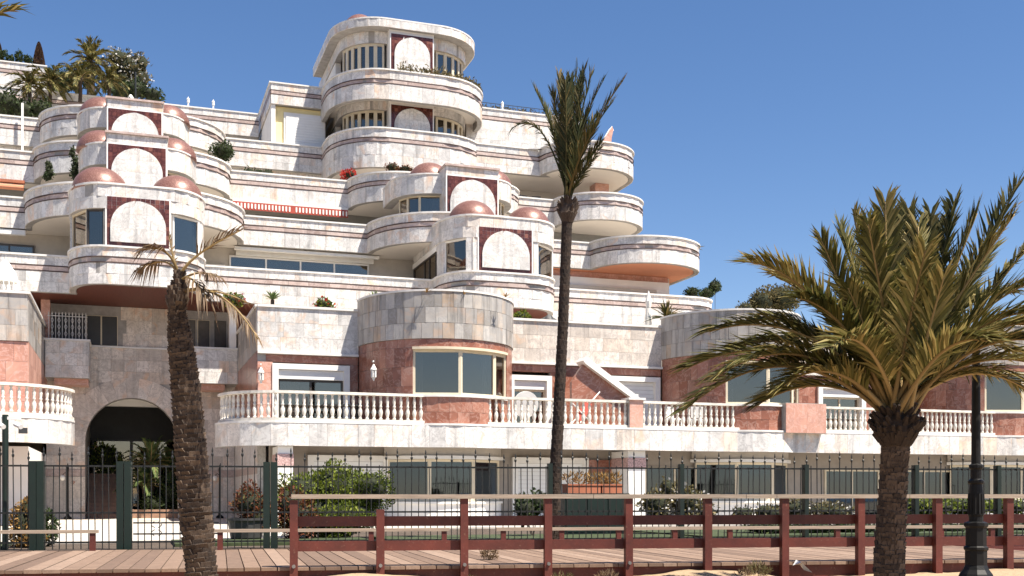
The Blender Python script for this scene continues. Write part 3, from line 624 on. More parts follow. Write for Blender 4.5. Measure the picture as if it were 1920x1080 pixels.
# ------------------------------------------------------------------ crowning tower on the hilltop
def crown():
    t = Thing('crown_tower', (13.8, 56, 17), 'tallest round-ended tower on top of the hill with two curved window rows', 'building')
    pl, pr = 12.74, 14.95
    def rp(o=0, ul=9.75, ur=18.1, vf=55.1, vs=58.2, tail=60): return offset([(ul,tail)] + arc(12.5, vs, 12.5-ul, vs-vf, 180, 270, 14) + arc(15.3, vs, ur-15.3, vs-vf, 270, 360, 14) + [(ur,tail)], o)
    p = rp()
    w = parapet(t, p, 17.55, 19.55, lower=.62, topr=.42); t.part('terrace_slab', MB().prism(offset(p,-.24), 17.55, 17.9), 'soffit_plaster')
    w = parapet(t, p, 21.0, 22.5, lower=.62, topr=.42); t.part('terrace_slab', MB().prism(offset(p,-.24), 21.4, 21.58), 'soffit_plaster')
    c = rp(0, 10.0, 17.85, 55.95, 58.7, 64)
    lb = t.part('cornice', MB().strip(c, 25.0, 25.4, .6), 'grout'); clad(t, lb, c, 25.0, 25.4, .4, .55, 'white_marble', th=.04)
    t.part('coping', MB().strip(offset(c,.05), 25.401, 25.47, .7), 'coping_stone', lb)
    t.part('roof', MB().prism(offset(c,-.55), 25.1, 25.25), 'soffit_plaster'); t.part('eave_soffit', MB().prism(offset(c,-.61), 25.01, 25.07), 'soffit_plaster')
    i = rp(0, 10.5, 17.4, 56.6, 58.8, 65)
    for z0, z1, z2 in ((18.0, 20.95, 21.39), (21.6, 24.4, 25.0)):
        zs = 19.5 if z0 < 20 else 22.45
        b = t.part('lintel_band', MB().strip(i, z1, z2, .3), 'grout'); clad(t, b, i, z1, z2, .62, .6, 'white_marble', th=.03)
        left = [q for q in i[1:16]]; right = [q for q in i[16:-1]]
        for side in (left, right):
            k = 7 if side is left else 6; rr = Run(side)
            for j in range(k):
                s0 = rr.L*(j/k); s1 = rr.L*((j+1)/k)
                if side is left and j == 0: continue
                window(t, rr.at(s0), rr.at(s1), z0, z1, 1, fw=.11, frame='frame_cream', room=.7, back=.1, curtain=(.05,.95,'curtain') if (z0 > 20 and j > 2) else None)
        a = t.part('frontispiece', MB().box(pl-.08, pr+.08, 56.15, 57.4, z0, z2), 'white_plaster')
        arch_panel(t, pl, pr, 19.2 if z0 < 20 else 22.3, 21.12 if z0 < 20 else 24.78, 56.13, bottom=.0, side=.16)
    t.part('core_wall', MB().box(11.3, 16.6, 59.4, 66, 15.5, 25.05), 'beige_plaster')
    sw = t.part('side_wall', MB().strip([(10.55,66),(10.55,60)], 17.9, 25.0, .3), 'white_plaster')
    dome(t, 11.5, 58.0, 25.24, .95, 1.05); dome(t, 15.95, 58.1, 25.24, .9, 1.05)
    # lower block with the yellow wall and the roller shutter
    bp = [(7.05,66),(7.05,59.45),(9.95,59.45)]
    parapet(t, bp, 21.62, 22.75, lower=.62)
    t.part('block_wall', MB().box(7.3, 9.9, 59.75, 66, 18.5, 21.61), 'yellow_plaster')
    t.part('block_side_wall', MB().box(7.08, 7.29, 59.5, 66, 18.5, 21.61), 'white_plaster')
    t.part('roof', MB().box(7.29, 10.5, 59.7, 66, 21.7, 21.9), 'soffit_plaster')
    sh = t.part('shutter_frame', MB().box(7.75, 9.95, 59.66, 59.74, 19.0, 21.32), 'frame_white')
    for j in range(14): t.part('shutter_slat', MB().box(7.86, 9.9, 59.62, 59.655, 19.25+j*.14, 19.38+j*.14), 'shutter_white', sh)
    t.finish()
crown()
bl.finish()

# ------------------------------------------------------------------ front row of villas
BALUS = None
def baluster_mesh():
    global BALUS
    if BALUS is None:
        m = MB(); m.smooth = True
        m.lathe((0,0,0), [(.065,0),(.065,.05),(.04,.07),(.045,.10),(.078,.24),(.07,.32),(.035,.42),(.055,.45),(.055,.48),(.035,.51),(.055,.60),(.06,.66),(.033,.78),(.05,.80),(.05,.84)], 10)
        BALUS = m.mesh('baluster', 'baluster_stone')
    return BALUS
def balustrade(t, path, z, sp=.235, ends=(.1,.1)):
    b = t.part('balustrade', MB().strip(offset(path,.03), z, z+.10, .22), 'baluster_stone')
    t.part('top_rail', MB().strip(offset(path,.05), z+.94, z+1.03, .24), 'baluster_stone', b)
    for rn in runs(path, 60):
        r = Run(offset(rn,-.08)); n = max(2, int((r.L-sum(ends))/sp))
        for i in range(n+1):
            p = r.at(ends[0]+(r.L-sum(ends))*i/n); t.inst('baluster', baluster_mesh(), (p[0],p[1],z+.10), parent=b)
vr = Thing('villa_row', (16, 41.2, 0), 'front row of villas with grey marble round bays, red marble walls and white balustrades', 'building')
ZT, ZR, ZF = 7.95, 6.28, 3.55
BAYS = [(11.05, 2.95), (23.63, 2.95), (36.2, 2.95)]; BB = 3.3
def bay_path(uc, a, o=0, b=3.3): return [(uc+(a+o)*math.cos(R(x)), 41.2+(b+o)*math.sin(R(x))) for x in range(180, 361, 6)]
segs = [(4.4, 8.1), (14.0, 20.68), (26.58, 33.25), (39.15, 46)]
doors = [(4.95, 7.75, 5.85, 3.6), (14.06, U(1033,41.2), 5.75, 3.6), (U(1128,41.2), U(1236,41.2), 5.85, 3.6), (28.2, 30.6, 5.85, 3.6)]
for (a, b) in segs:
    p = [(a,41.2),(b,41.2)]
    w = vr.part('upper_wall', MB().strip(p, ZR, ZT-.06, .3), 'grout'); clad(vr, w, p, ZR, ZT-.06, .56, .68, 'warm_marble' if a > 12 else 'white_marble', bond=.2)
    vr.part('coping', MB().strip(offset(p,.09), ZT-.06, ZT+.03, .5), 'coping_stone', w)
    vr.part('ledge', MB().strip(offset(p,.14), ZR-.09, ZR-.003, .3), 'coping_stone', w)
    # lower wall with door openings
    us = [a] + [x for d in doors if a < d[0] < b for x in (d[0], d[1])] + [b]
    lw = vr.part('lower_wall', MB().box(a, b, 41.27, 41.5, 5.9, ZR-.1), 'red_marble')
    clad(vr, lw, [(a,41.27),(b,41.27)], 5.92, ZR-.1, .3, .9, 'red_marble')
    for i in range(0, len(us), 2):
        if us[i+1]-us[i] > .08:
            q = [(us[i],41.27),(us[i+1],41.27)]; x = vr.part('lower_wall', MB().strip(q, ZF, 5.9, .25), 'grout'); clad(vr, x, q, ZF, 5.9, .6, .45, 'red_marble')
for i, d in enumerate(doors):
    fr = vr.part('door_surround', MB().box(d[0]-.02, d[0]+.2, 41.12, 41.4, ZF, d[2]).box(d[1]-.2, d[1]+.02, 41.12, 41.4, ZF, d[2]).box(d[0]+.2, d[1]-.2, 41.12, 41.4, d[2]-.2, d[2]), 'frame_white')
    if i == 2:
        for j in range(13): vr.part('shutter_slat', MB().box(d[0]+.2, d[1]-.2, 41.32, 41.36, ZF+.02+j*.16, ZF+.17+j*.16), 'shutter_white', fr)
    else:
        vr.part('shutter_box', MB().box(d[0]+.2, d[1]-.2, 41.22, 41.4, d[2]-.55, d[2]-.21), 'shutter_white', fr)
        window(vr, (d[0]+.2,41.33), (d[1]-.2,41.33), ZF+.02, d[2]-.56, 2, frame='frame_dark' if i == 0 else 'frame_cream', name='sliding_door', room=2.0, curtain=(0,.35,'curtain') if i == 0 else None)
for bi, (uc, a) in enumerate(BAYS):
    p = bay_path(uc, a)
    zt, zm, zs, zh = 8.3, 6.58, 4.52, 6.28
    w = vr.part('bay_parapet', MB().strip(p, zm, zt-.05, .3), 'grout'); clad(vr, w, p, zm, zt-.05, .56, .36, 'bay_marble', bond=.5, proud=.008, g=.005)
    vr.part('coping', MB().strip(offset(p,.06), zt-.05, zt+.02, .42), 'coping_stone', w)
    vr.part('roof', MB().prism(offset(p,-.25), zm+.1, zm+.3), 'soffit_plaster')
    r = Run(p); r2 = offset(p,-.04)
    s0, s1 = r.L*.435, r.L*.79
    inner = offset(p, -.05)
    hd = vr.part('bay_wall', MB().strip(inner, zh, zm-.004, .3), 'grout'); clad(vr, hd, inner, zh, zm-.004, .28, .42, 'red_marble')
    ri = Run(inner); k0, k1 = (238-180)/6, (318-180)/6; A0 = ri.c[int(k0)]+(k0%1)*(ri.c[int(k0)+1]-ri.c[int(k0)]); A1 = ri.c[int(k1)]
    def sub(x0, x1, n=14): return [ri.at(x0+(x1-x0)*i/n) for i in range(n+1)]
    for x0, x1 in ((0, A0), (A1, ri.L)):
        q = sub(x0, x1); x = vr.part('bay_wall', MB().strip(q, ZF, zh, .3), 'grout'); clad(vr, x, q, ZF, zh, .68, .42, 'red_marble')
    q = sub(A0, A1); x = vr.part('bay_wall', MB().strip(q, ZF-.55, zs, .3), 'grout'); clad(vr, x, q, ZF-.1, zs, .58, .42, 'red_marble')
    vr.part('sill', MB().strip(offset(q,.1), zs, zs+.07, .3), 'coping_stone', x)
    vr.part('lintel', MB().strip(offset(q,.08), zh-.07, zh+.02, .3), 'frame_cream', x)
    cut = [A0, A0+(A1-A0)*.42, A0+(A1-A0)*.80, A1]
    for j, (x0, x1) in enumerate(zip(cut, cut[1:])):
        window(vr, ri.at(x0), ri.at(x1), zs+.075, zh-.075, 1, fw=.085, frame='frame_cream', room=1.6, back=.02, curtain=((0,.22,'curtain'),(.7,1,'curtain'),(.1,.9,'blind_brown'))[j])
    vr.part('bay_floor', MB().prism(inner, ZF-.3, ZF-.01), 'white_plaster')
# balcony slab and fascia with a bow under each bay
fp = arc(5.1, 40.6, 2.2, 2.4, 180, 270, 8)
for uc, a in BAYS: fp += [q for q in bay_path(uc, a, .12) if q[1] < 38.19]
fp += [(46,38.2)]
w = vr.part('balcony_fascia', MB().strip(fp, 2.72, ZF-.05, .25), 'grout'); clad(vr, w, fp, 2.72, ZF-.05, .8, .62, 'white_marble', th=.035, bond=0)
vr.part('coping', MB().strip(offset(fp,.05), ZF-.05, ZF+.02, .35), 'coping_stone', w)
vr.part('balcony_slab', MB().prism(offset(fp,-.26)+[(46,41.2),(2.9,41.2)], 2.85, ZF-.06), 'taupe_plaster')
def hit(uc, a, v=38.2): return uc - a*math.sqrt(1-((41.2-v)/BB)**2), uc + a*math.sqrt(1-((41.2-v)/BB)**2)
h1, h2, h3 = hit(*BAYS[0]), hit(*BAYS[1]), hit(*BAYS[2])
balustrade(vr, arc(5.1, 40.6, 2.1, 2.4, 180, 270, 8) + [(h1[0]+.05,38.2)], ZF+.02)
balustrade(vr, [(h1[1]-.05,38.2),(17.8,38.2)], ZF+.02)
balustrade(vr, [(18.36,38.2),(h2[0]+.25,38.2)], ZF+.02)
balustrade(vr, [(h2[1]+1.35,38.2),(h3[0],38.2)], ZF+.02)
balustrade(vr, [(h3[1],38.2),(46,38.2)], ZF+.02)
x = vr.part('pier', MB().box(17.79,18.35,38.1,38.6,ZF+.02,4.62), 'grout'); clad(vr, x, [(17.79,38.1),(18.35,38.1)], ZF+.02, 4.62, 1, .6, 'pink_marble')
vr.part('coping', MB().box(17.72,18.42,38.0,38.7,4.62,4.7), 'coping_stone', x)
# planter walls in pink stone beside the second bay
x = vr.part('planter_wall', MB().box(h2[1]-.5, h2[1]+1.35, 37.75, 38.5, 3.48, 4.66), 'grout'); clad(vr, x, [(h2[1]-.5,37.75),(h2[1]+1.35,37.75)], 3.48, 4.64, 1.2, .9, 'pink_marble')
# outside stair with white sloped coping
su0, su1 = U(1078,40.6), U(1196,39.5)
sw = vr.part('stair_wall', MB().vprism([(su0-.5,ZF),(su1,ZF),(su1,4.62),(su0,6.12),(su0-.5,5.4)], 39.7, 39.9), 'red_marble')
vr.part('stair_coping', MB().vprism([(su1+.12,4.56),(su1+.12,4.8),(su0,6.36),(su0-.12,6.2),(su0-.02,6.08)], 39.45, 40.2), 'white_plaster', sw)
# side wall towards the gate
sp_ = [(4.4,50.2),(4.4,41.2)]
w = vr.part('side_wall', MB().strip(sp_, ZR, ZT-.06, .3), 'grout'); clad(vr, w, sp_, ZR, ZT-.06, .56, .68, 'bay_marble')
vr.part('coping', MB().strip(offset(sp_,.09), ZT-.06, ZT+.03, .5), 'coping_stone', w)
w = vr.part('side_wall', MB().strip(sp_, ZF, ZR-.01, .3), 'grout'); clad(vr, w, sp_, ZF, ZR-.01, .68, .8, 'red_marble')
clad(vr, w, [(4.4,41.23),(4.95,41.23)], ZF, 5.9, .4, .4, 'pink_marble', th=.05)
w = vr.part('side_wall', MB().strip(sp_, 0, ZF-.01, .3), 'white_marble'); vr.part('stripe', MB().strip(offset(sp_,.02), 1.82, 2.1, .05), 'stripe_stone', w)
# ground floor under the balcony
gv = 39.9
g = vr.part('ground_wall', MB().box(4.7, 46, gv+.1, gv+.4, 0, 2.84), 'taupe_plaster')
gw = [(U(582,gv),U(725,gv),0.05,2.35,'frame_white',1,'shutter'),(U(965,gv),U(1098,gv),.05,2.35,'frame_white',2,'shutter'),(U(1210,gv),U(1322,gv),.1,2.15,'frame_cream',2,None),
      (U(1548,gv),U(1650,gv),.1,2.1,'frame_cream',2,'c'),(U(1700,gv),U(1800,gv),.1,2.1,'frame_cream',3,None),(U(1812,gv),U(1935,gv),.1,2.1,'frame_cream',3,None)]
for (a,b,z0,z1,fm,n,kind) in gw:
    if kind == 'shutter':
        f = vr.part('shutter_frame', MB().box(a-.1,a+.12,gv-.08,gv+.08,z0,z1+.12).box(b-.12,b+.1,gv-.08,gv+.08,z0,z1+.12).box(a+.12,b-.12,gv-.08,gv+.08,z1-.1,z1+.12), 'frame_white')
        for j in range(14): vr.part('shutter_slat', MB().box(a+.12,b-.12,gv+.02,gv+.05,z0+j*.157,z0+.15+j*.157), 'shutter_white', f)
    else: window(vr, (a,gv+.04), (b,gv+.04), z0, z1, n, frame=fm, room=1.3, glass='glass_cool', curtain=(.0,.45,'blind_brown') if kind == 'c' else (.75,1,'curtain'))
for (x0,x1) in ((727,770),(1100,1174),(1326,1378)):
    u0,u1 = U(x0,gv),U(x1,gv); x = vr.part('wall_panel', MB().box(u0,u1,gv-.02,gv+.099,1.9 if x0>1000 else 0.02,2.4), 'red_marble')
for bi, (uc, a) in enumerate(BAYS):     # ground floor bays: white base, faceted window above
    q = [p for p in bay_path(uc, a-.35, 0, 2.6) if p[1] < 39.95]
    x = vr.part('bay_base', MB().strip(q, 0, .72, .3), 'white_plaster'); vr.part('sill', MB().strip(offset(q,.08), .72, .8, .4), 'frame_white', x)
    vr.part('lintel', MB().strip(offset(q,.1), 2.34, 2.46, .5), 'frame_white', x)
    rr = Run(q)
    for j in range(3): window(vr, rr.at(rr.L*(.02+.32*j)), rr.at(rr.L*(.02+.32*(j+1))), .81, 2.33, 1, fw=.09, frame='frame_cream', room=1.0, back=.05, glass='glass_cool', curtain=(.1,.9,'blind_brown') if j == 2 else (.72,.99,'curtain'))
    vr.part('bay_head', MB().strip(q, 2.47, 2.84, .4), 'beige_plaster')
for (x0,x1) in ((521,549),(1177,1209)):
    u0,u1 = U(x0,38.4),U(x1,38.4)
    c = vr.part('column', MB().box(u0,u1,38.36,39.9,0,2.71), 'white_plaster')
    vr.part('mosaic_band', MB().box(u0-.02,u1+.02,38.33,39.88,2.05,2.45), 'mosaic_band', c)
vr.part('terrace_slab', MB().box(4.7,46,41.51,50.4,6.3,6.6), 'soffit_plaster')
vr.part('core_wall', MB().box(4.75,46,44,50,0,6.2), 'beige_plaster')
vr.finish()
# ------------------------------------------------------------------ left villa wing
lv = Thing('villa_wing', (-6, 41.2, 0), 'left villa wing with pink stone wall and rounded white balustrade balcony', 'building')
p = [(-22,41.2),(-3.28,41.2),(-3.28,50.2)]
w = lv.part('upper_wall', MB().strip(p, ZR, ZT-.06, .3), 'grout'); clad(lv, w, p, ZR, ZT-.06, .56, .68, 'bay_marble')
lv.part('coping', MB().strip(offset(p,.09), ZT-.06, ZT+.03, .5), 'coping_stone', w)
pw = [(-5.0+.55,41.25),(-3.28,41.25),(-3.28,50.2)]
w = lv.part('lower_wall', MB().strip(pw, ZF, ZR-.01, .3), 'grout'); clad(lv, w, pw, ZF, ZR-.01, .68, .6, 'pink_marble')
w = lv.part('lower_wall', MB().strip([(-22,41.3),(-5.9,41.3)], ZF, ZR-.01, .3), 'pink_marble')
f = lv.part('door_surround', MB().box(-4.72,-4.42,41.1,41.5,ZF,ZR-.02).box(-6.2,-5.9,41.1,41.5,ZF,ZR-.02).box(-5.9,-4.72,41.1,41.5,ZR-.3,ZR-.02), 'frame_white')
window(lv, (-5.9,41.25), (-4.72,41.25), ZF+.02, ZR-.31, 1, frame='frame_dark', room=1.5, name='sliding_door')
bp = [(-22,38.2)] + arc(-4.2, 40.6, 2.4, 2.4, 270, 360, 10)
w = lv.part('balcony_fascia', MB().strip(bp, 2.72, ZF-.05, .25), 'grout'); clad(lv, w, bp, 2.72, ZF-.05, .8, .62, 'white_marble', th=.035, bond=0)
lv.part('coping', MB().strip(offset(bp,.05), ZF-.05, ZF+.02, .35), 'coping_stone', w)
lv.part('balcony_slab', MB().prism(offset(bp,-.26)+[(-1.9,41.2),(-22,41.2)], 2.85, ZF-.06), 'pink_marble')
balustrade(lv, [(-12,38.2)]+bp[1:], ZF+.02)
w = lv.part('ground_wall', MB().strip([(-22,40),(-4.6,40),(-4.6,41.5),(-3.28,41.5),(-3.28,50.2)], 0, 2.71, .3), 'white_plaster')
lv.part('mosaic_band', MB().strip(offset([(-22,40),(-4.6,40),(-4.6,41.5)],.02), 2.0, 2.4, .05), 'mosaic_band', w)
lv.part('stripe', MB().strip(offset([(-3.28,41.55),(-3.28,50.2)],.02), 1.82, 2.1, .05), 'stripe_stone', w)
lv.part('terrace_slab', MB().box(-22,-3.4,41.3,50.4,6.3,6.6), 'soffit_plaster')
lv.finish()
# ------------------------------------------------------------------ gatehouse with the round arch
gh = Thing('gatehouse', (.4, 50.2, 0), 'marble gatehouse with a round archway between the two villa wings', 'building')
ac, ar, asz = U(248,50.2), 1.88, 3.3
GV = 50.2; ZL = 7.28
poly = [(-3.27,0),(ac-ar,0)] + [(ac+ar*math.cos(R(x)), asz+ar*math.sin(R(x))) for x in range(180,-1,-9)] + [(ac+ar,0),(4.38,0),(4.38,9.04),(-3.27,9.04)]
w = gh.part('arch_wall', MB().vprism(poly, GV, GV+.7), 'grout')
rv = 2.72
def skip(u, v, z, hw, hh):
    if z < asz+.0: return abs(u-ac) < ar+hw+.01 and False or (abs(u-ac)-hw < ar)
    return math.hypot(u-ac, z-asz) < rv
for (a, b) in ((-3.27, ac-ar), (ac+ar, 4.38)):
    clad(gh, w, [(a,GV),(b,GV)], 0, 1.8, .9, .62, 'warm_marble'); clad(gh, w, [(a,GV),(b,GV)], 2.12, asz, .52, .62, 'warm_marble')
    gh.part('stripe', MB().box(a+.01,b-.01,GV-.05,GV-.001,1.82,2.1), 'stripe_stone', w)
clad(gh, w, [(-3.27,GV),(4.38,GV)], asz, 5.3, .5, .62, 'warm_marble', skip=skip); clad(gh, w, [(-3.27,GV),(4.38,GV)], 5.3, ZL, .5, .52, 'warm_marble', jit=.05, bond=0, skip=skip)
nv = 15
for i in range(nv):
    a0, a1 = 180*i/nv+.12, 180*(i+1)/nv-.12
    pts = [(ac+r_*math.cos(R(x)), asz+r_*math.sin(R(x))) for r_, x in ((ar,a0),(rv,a0),(rv,(a0+a1)/2),(rv,a1),(ar,a1),(ar,(a0+a1)/2))]
    vs = [(q[0],GV-.038,q[1]) for q in pts]+[(q[0],GV,q[1]) for q in pts]
    gh.tile(w, vs, [tuple(range(5,-1,-1))]+[(k,(k+1)%6,6+(k+1)%6,6+k) for k in range(6)], tone(), 'warm_marble', 99)
gh.part('ledge', MB().box(-3.27,4.38,GV-.1,GV-.03,ZL,ZL+.07), 'coping_stone', w)
def skip2(u, v, z, hw, hh): return any(u+hw > a_ and u-hw < b_ and z-hh < zt_ for a_, b_, zt_ in HOLES)
HOLES = [(U(96,GV),U(222,GV),Z(190,588,GV)), (U(345,GV),U(425,GV),Z(380,596,GV))]
clad(gh, w, [(-3.27,GV),(4.38,GV)], ZL+.07, 9.04, .5, .6, 'warm_marble', skip=skip2)
for (x0,x1,fm) in ((97,160,'frame_dark'),(162,190,'frame_cream'),(190,221,'frame_cream')):
    window(gh, (U(x0,GV),GV-.02), (U(x1,GV),GV-.02), ZL+.08, Z(190,592,GV), 1, frame=fm, room=0, name='door'); gh.part('unlit_room_plate', MB().box(U(x0,GV)+.03,U(x1,GV)-.03,GV-.05,GV-.028,ZL+.1,Z(190,592,GV)-.03), 'dark_plastic')  # plate coloured dark to stand in for the unlit room beyond the door glass
for (x0,x1,fm) in ((346,368,'frame_cream'),(370,394,'frame_cream'),(402,424,'frame_dark')):
    window(gh, (U(x0,GV),GV-.02), (U(x1,GV),GV-.02), ZL+.08, Z(380,600,GV), 1, frame=fm, room=0); gh.part('unlit_window_plate', MB().box(U(x0,GV)+.03,U(x1,GV)-.03,GV-.05,GV-.028,ZL+.1,Z(380,600,GV)-.03), 'room')  # same for the windows: a dark plate imitates the shade of the interior
gh.part('column', MB().box(U(430,48.6),U(443,48.6),48.6,49.0,7.2,9.04), 'white_plaster'); gh.part('column', MB().box(U(77,49.4),U(94,49.4),49.3,49.8,7.2,9.04), 'pink_marble')
# box balconies on the wall
for k, (x0, x1, zt, zb) in enumerate(((81,166,7.36,5.8),(365,445,7.26,5.75))):
    a, b = (max(U(x0,48.6),-3.2), U(x1,48.6)) if k == 0 else (U(x0,48.6), U(x1,48.6)); pth = [(a,50.17),(a,48.6),(b,48.6),(b,50.17)]
    x = gh.part('box_balcony', MB().box(a,b,48.6,50.13,zb,zt-.06), 'grout'); clad(gh, x, pth, zb, zt-.06, .43, .5, 'white_marble', jit=.1)
    gh.part('coping', MB().strip(offset(pth,.07), zt-.06, zt+.02, .4), 'coping_stone', x); gh.part('corbel', MB().box(a+.3 if k == 0 else a, b-.02 if k == 0 else b-.5,48.9,50.13,zb-.24,zb-.002), 'pink_marble', x)
gh.part('tunnel_wall', MB().box(-3.2,ac-ar-.02,GV+.71,57.9,0,6.2), 'beige_plaster'); gh.part('tunnel_wall', MB().box(ac+ar+.3,4.3,GV+.71,57.9,0,6.2), 'beige_plaster')
gh.part('tunnel_ceiling', MB().box(-3.2,4.3,GV+.71,57.9,5.35,5.6), 'soffit_plaster'); gh.part('beam', MB().box(-1.8,2.6,52,52.4,4.95,5.34), 'white_plaster')
window(gh, (-1.7,57.2), (.1,57.2), 2.0, 3.7, 1, frame='frame_dark', room=0.6, name='glass_door'); window(gh, (.1,57.2), (2.5,57.2), .4, 3.7, 2, frame='frame_dark', room=.6, name='glass_door')
gh.part('end_wall', MB().box(-1.9,2.7,57.15,57.9,3.7,5.34).box(-1.9,2.7,57.85,57.95,0,3.7), 'dark_plastic')
for i in range(12): gh.part('step', MB().box(ac-ar+.02,.0,50.95+i*.34,50.95+(i+1)*.34+.02,.03,.03+.165*(i+1)), 'step_stone')
gh.part('planter_kerb', MB().box(.05,ac+ar+.3,50.4,50.55,.03,.4).box(.05,.2,50.55,54,.03,.4), 'step_stone')
gh.finish()
# house number on the pier left of the arch
cu = bpy.data.curves.new('house_number', 'FONT'); cu.body = '7'; cu.size = .26; cu.extrude = .008; cu.shear = .25
to = bpy.data.objects.new('tmp_text', cu); COL.objects.link(to); bpy.context.view_layer.update()
me = bpy.data.meshes.new_from_object(to.evaluated_get(bpy.context.evaluated_depsgraph_get())); bpy.data.objects.remove(to)
me.materials.append(MATS['terracotta'])
o = bpy.data.objects.new('house_number', me); COL.objects.link(o); hu, hv = U(133,50.1), 50.14
o.location = (math.cos(A)*hu-math.sin(A)*hv, math.sin(A)*hu+math.cos(A)*hv, 1.42); o.rotation_euler = (R(90), 0, A)
put(o, 'small reddish house number seven on the pale pier left of the archway', 'number')
# iron railing on the left box balcony
rl = Thing('iron_railing', (-2.2, 48.72, 7.38), 'wrought iron railing with diamond shapes on the box balcony left of the arch', 'railing')
a, b = -3.15, U(164,48.7); zz = 7.38
rl.part('rail', MB().box(a,b,48.71,48.74,zz,zz+.03).box(a,b,48.71,48.74,zz+.92,zz+.95), 'iron_light')
for i in range(12):
    u = a+(b-a)*(i+.5)/12; m = MB().box(u-.012,u+.012,48.712,48.736,zz+.03,zz+.98).lathe((u,48.724,zz+.98),[(.012,0),(.03,.04),(.01,.12)],6)
    if i % 2:
        for zc in (.22,.5,.76): 
            for s_ in (-1,1): m.tube([(u,48.724,zz+zc-.11),(u+s_*.055,48.724,zz+zc),(u,48.724,zz+zc+.11)], .01, 4)
    rl.part('bar', m, 'iron_light')

# ------------------------------------------------------------------ boardwalk (own direction B)
bw = Thing('boardwalk', (0, 19.7, 0), 'weathered wooden boardwalk of pinkish planks along the sand', 'boardwalk', ang=B)
bw.part('side_beam', MB().box(-12,16,16.92,17.0,-.32,-.05), 'red_paint'); bw.part('side_beam', MB().box(-12,16,22.4,22.5,-.3,-.05), 'red_paint')
for i in range(7): bw.part('joist', MB().box(-12,16,17.6+i*.75,17.7+i*.75,-.25,-.051), 'red_paint')
u = -10.6; i = 0
while u < 13.2:
    wd = rng.uniform(.205,.235); jut = rng.uniform(0,.04)
    sk = .5; vs = [(u,16.86-jut,-.05),(u+wd,16.86-jut,-.05),(u+wd-sk,22.6,-.05),(u-sk,22.6,-.05)]; h = rng.uniform(-.004,.004)
    bw.part('plank', MB().add([(x,y,z) for x,y,z in vs]+[(x,y,h) for x,y,z in vs], [(0,3,2,1),(4,5,6,7),(0,1,5,4),(1,2,6,5),(2,3,7,6),(3,0,4,7)], tone()), 'deck_plank')
    u += wd+rng.uniform(.012,.022); i += 1
# front railing
rv_ = 16.78
rail = Thing('boardwalk_railing', (4, rv_, -.1), 'dark red wooden railing with pale grey top rail along the boardwalk front', 'railing', ang=B)
PX = [551, 870, 1027, 1178, 1326, 1470, 1612, 1757, 1890, 2030]
for i, px in enumerate(PX):
    u = U(px, rv_, B); w_ = .058
    o = rail.part('post', MB().box(u-w_,u+w_,rv_-.07,rv_+.05,-.4,1.02 if i else 1.0), 'red_paint')
    if i < 4:
        for z in (.02,): rail.part('bolt', MB().tube([(u,rv_-.10,z),(u,rv_-.06,z)], .028, 8), 'bolt_steel', o)
us_ = U(713, rv_, B); o = rail.part('post', MB().box(us_-.06,us_+.06,rv_-.07,rv_+.05,-.4,.86), 'red_paint', label='short post that ends below the top rail')
rail.part('bolt', MB().tube([(us_,rv_-.10,.02),(us_,rv_-.06,.02)], .028, 8), 'bolt_steel', o)
cuts = [U(px, rv_, B) for px in (546, 1110, 1395, 1452, 1700, 2060)]
for a, b in zip(cuts, cuts[1:]): rail.part('top_rail', MB().box(a+.004,b-.004,rv_-.10,rv_+.09,1.02,1.085), 'grey_wood')
xs = [551, 713, 1027, 1326, 1612, 1890, 2060]
for a, b in zip(xs, xs[1:]):
    a, b = U(a, rv_, B), U(b, rv_, B)
    for z0, z1 in ((.605,.755),(.235,.385)):
        rail.part('lower_rail', MB().box(a+.003,b-.003,rv_+.052,rv_+.10,z0,z1), 'red_paint')
# low kerb rails at the back edge
lows = [(-60,184,'far left'),(398,842,'middle, in front of the bushes'),(930,1960,'long right')]
for k, (x0,x1,nm) in enumerate(lows):
    v = 22.3; a, b = U(x0,v,B), U(x1,v,B); t = Thing('low_rail', ((a+b)/2, v, 0), ('low pale rail on red posts at the left end of the boardwalk back edge','low pale rail on red posts along the bushes behind the boardwalk','long low pale rail on red posts behind the boardwalk on the right')[k], 'railing', ang=B)
    t.part('top_rail', MB().box(a,b,v-.07,v+.07,.34,.40), 'pale_rail'); n = max(2, round((b-a)/1.15))
    for i in range(n):
        u = b-.1-(b-a-.25)*i/(n-1); t.part('post', MB().box(u-.05,u+.05,v-.05,v+.05,-.2,.339), 'red_paint')
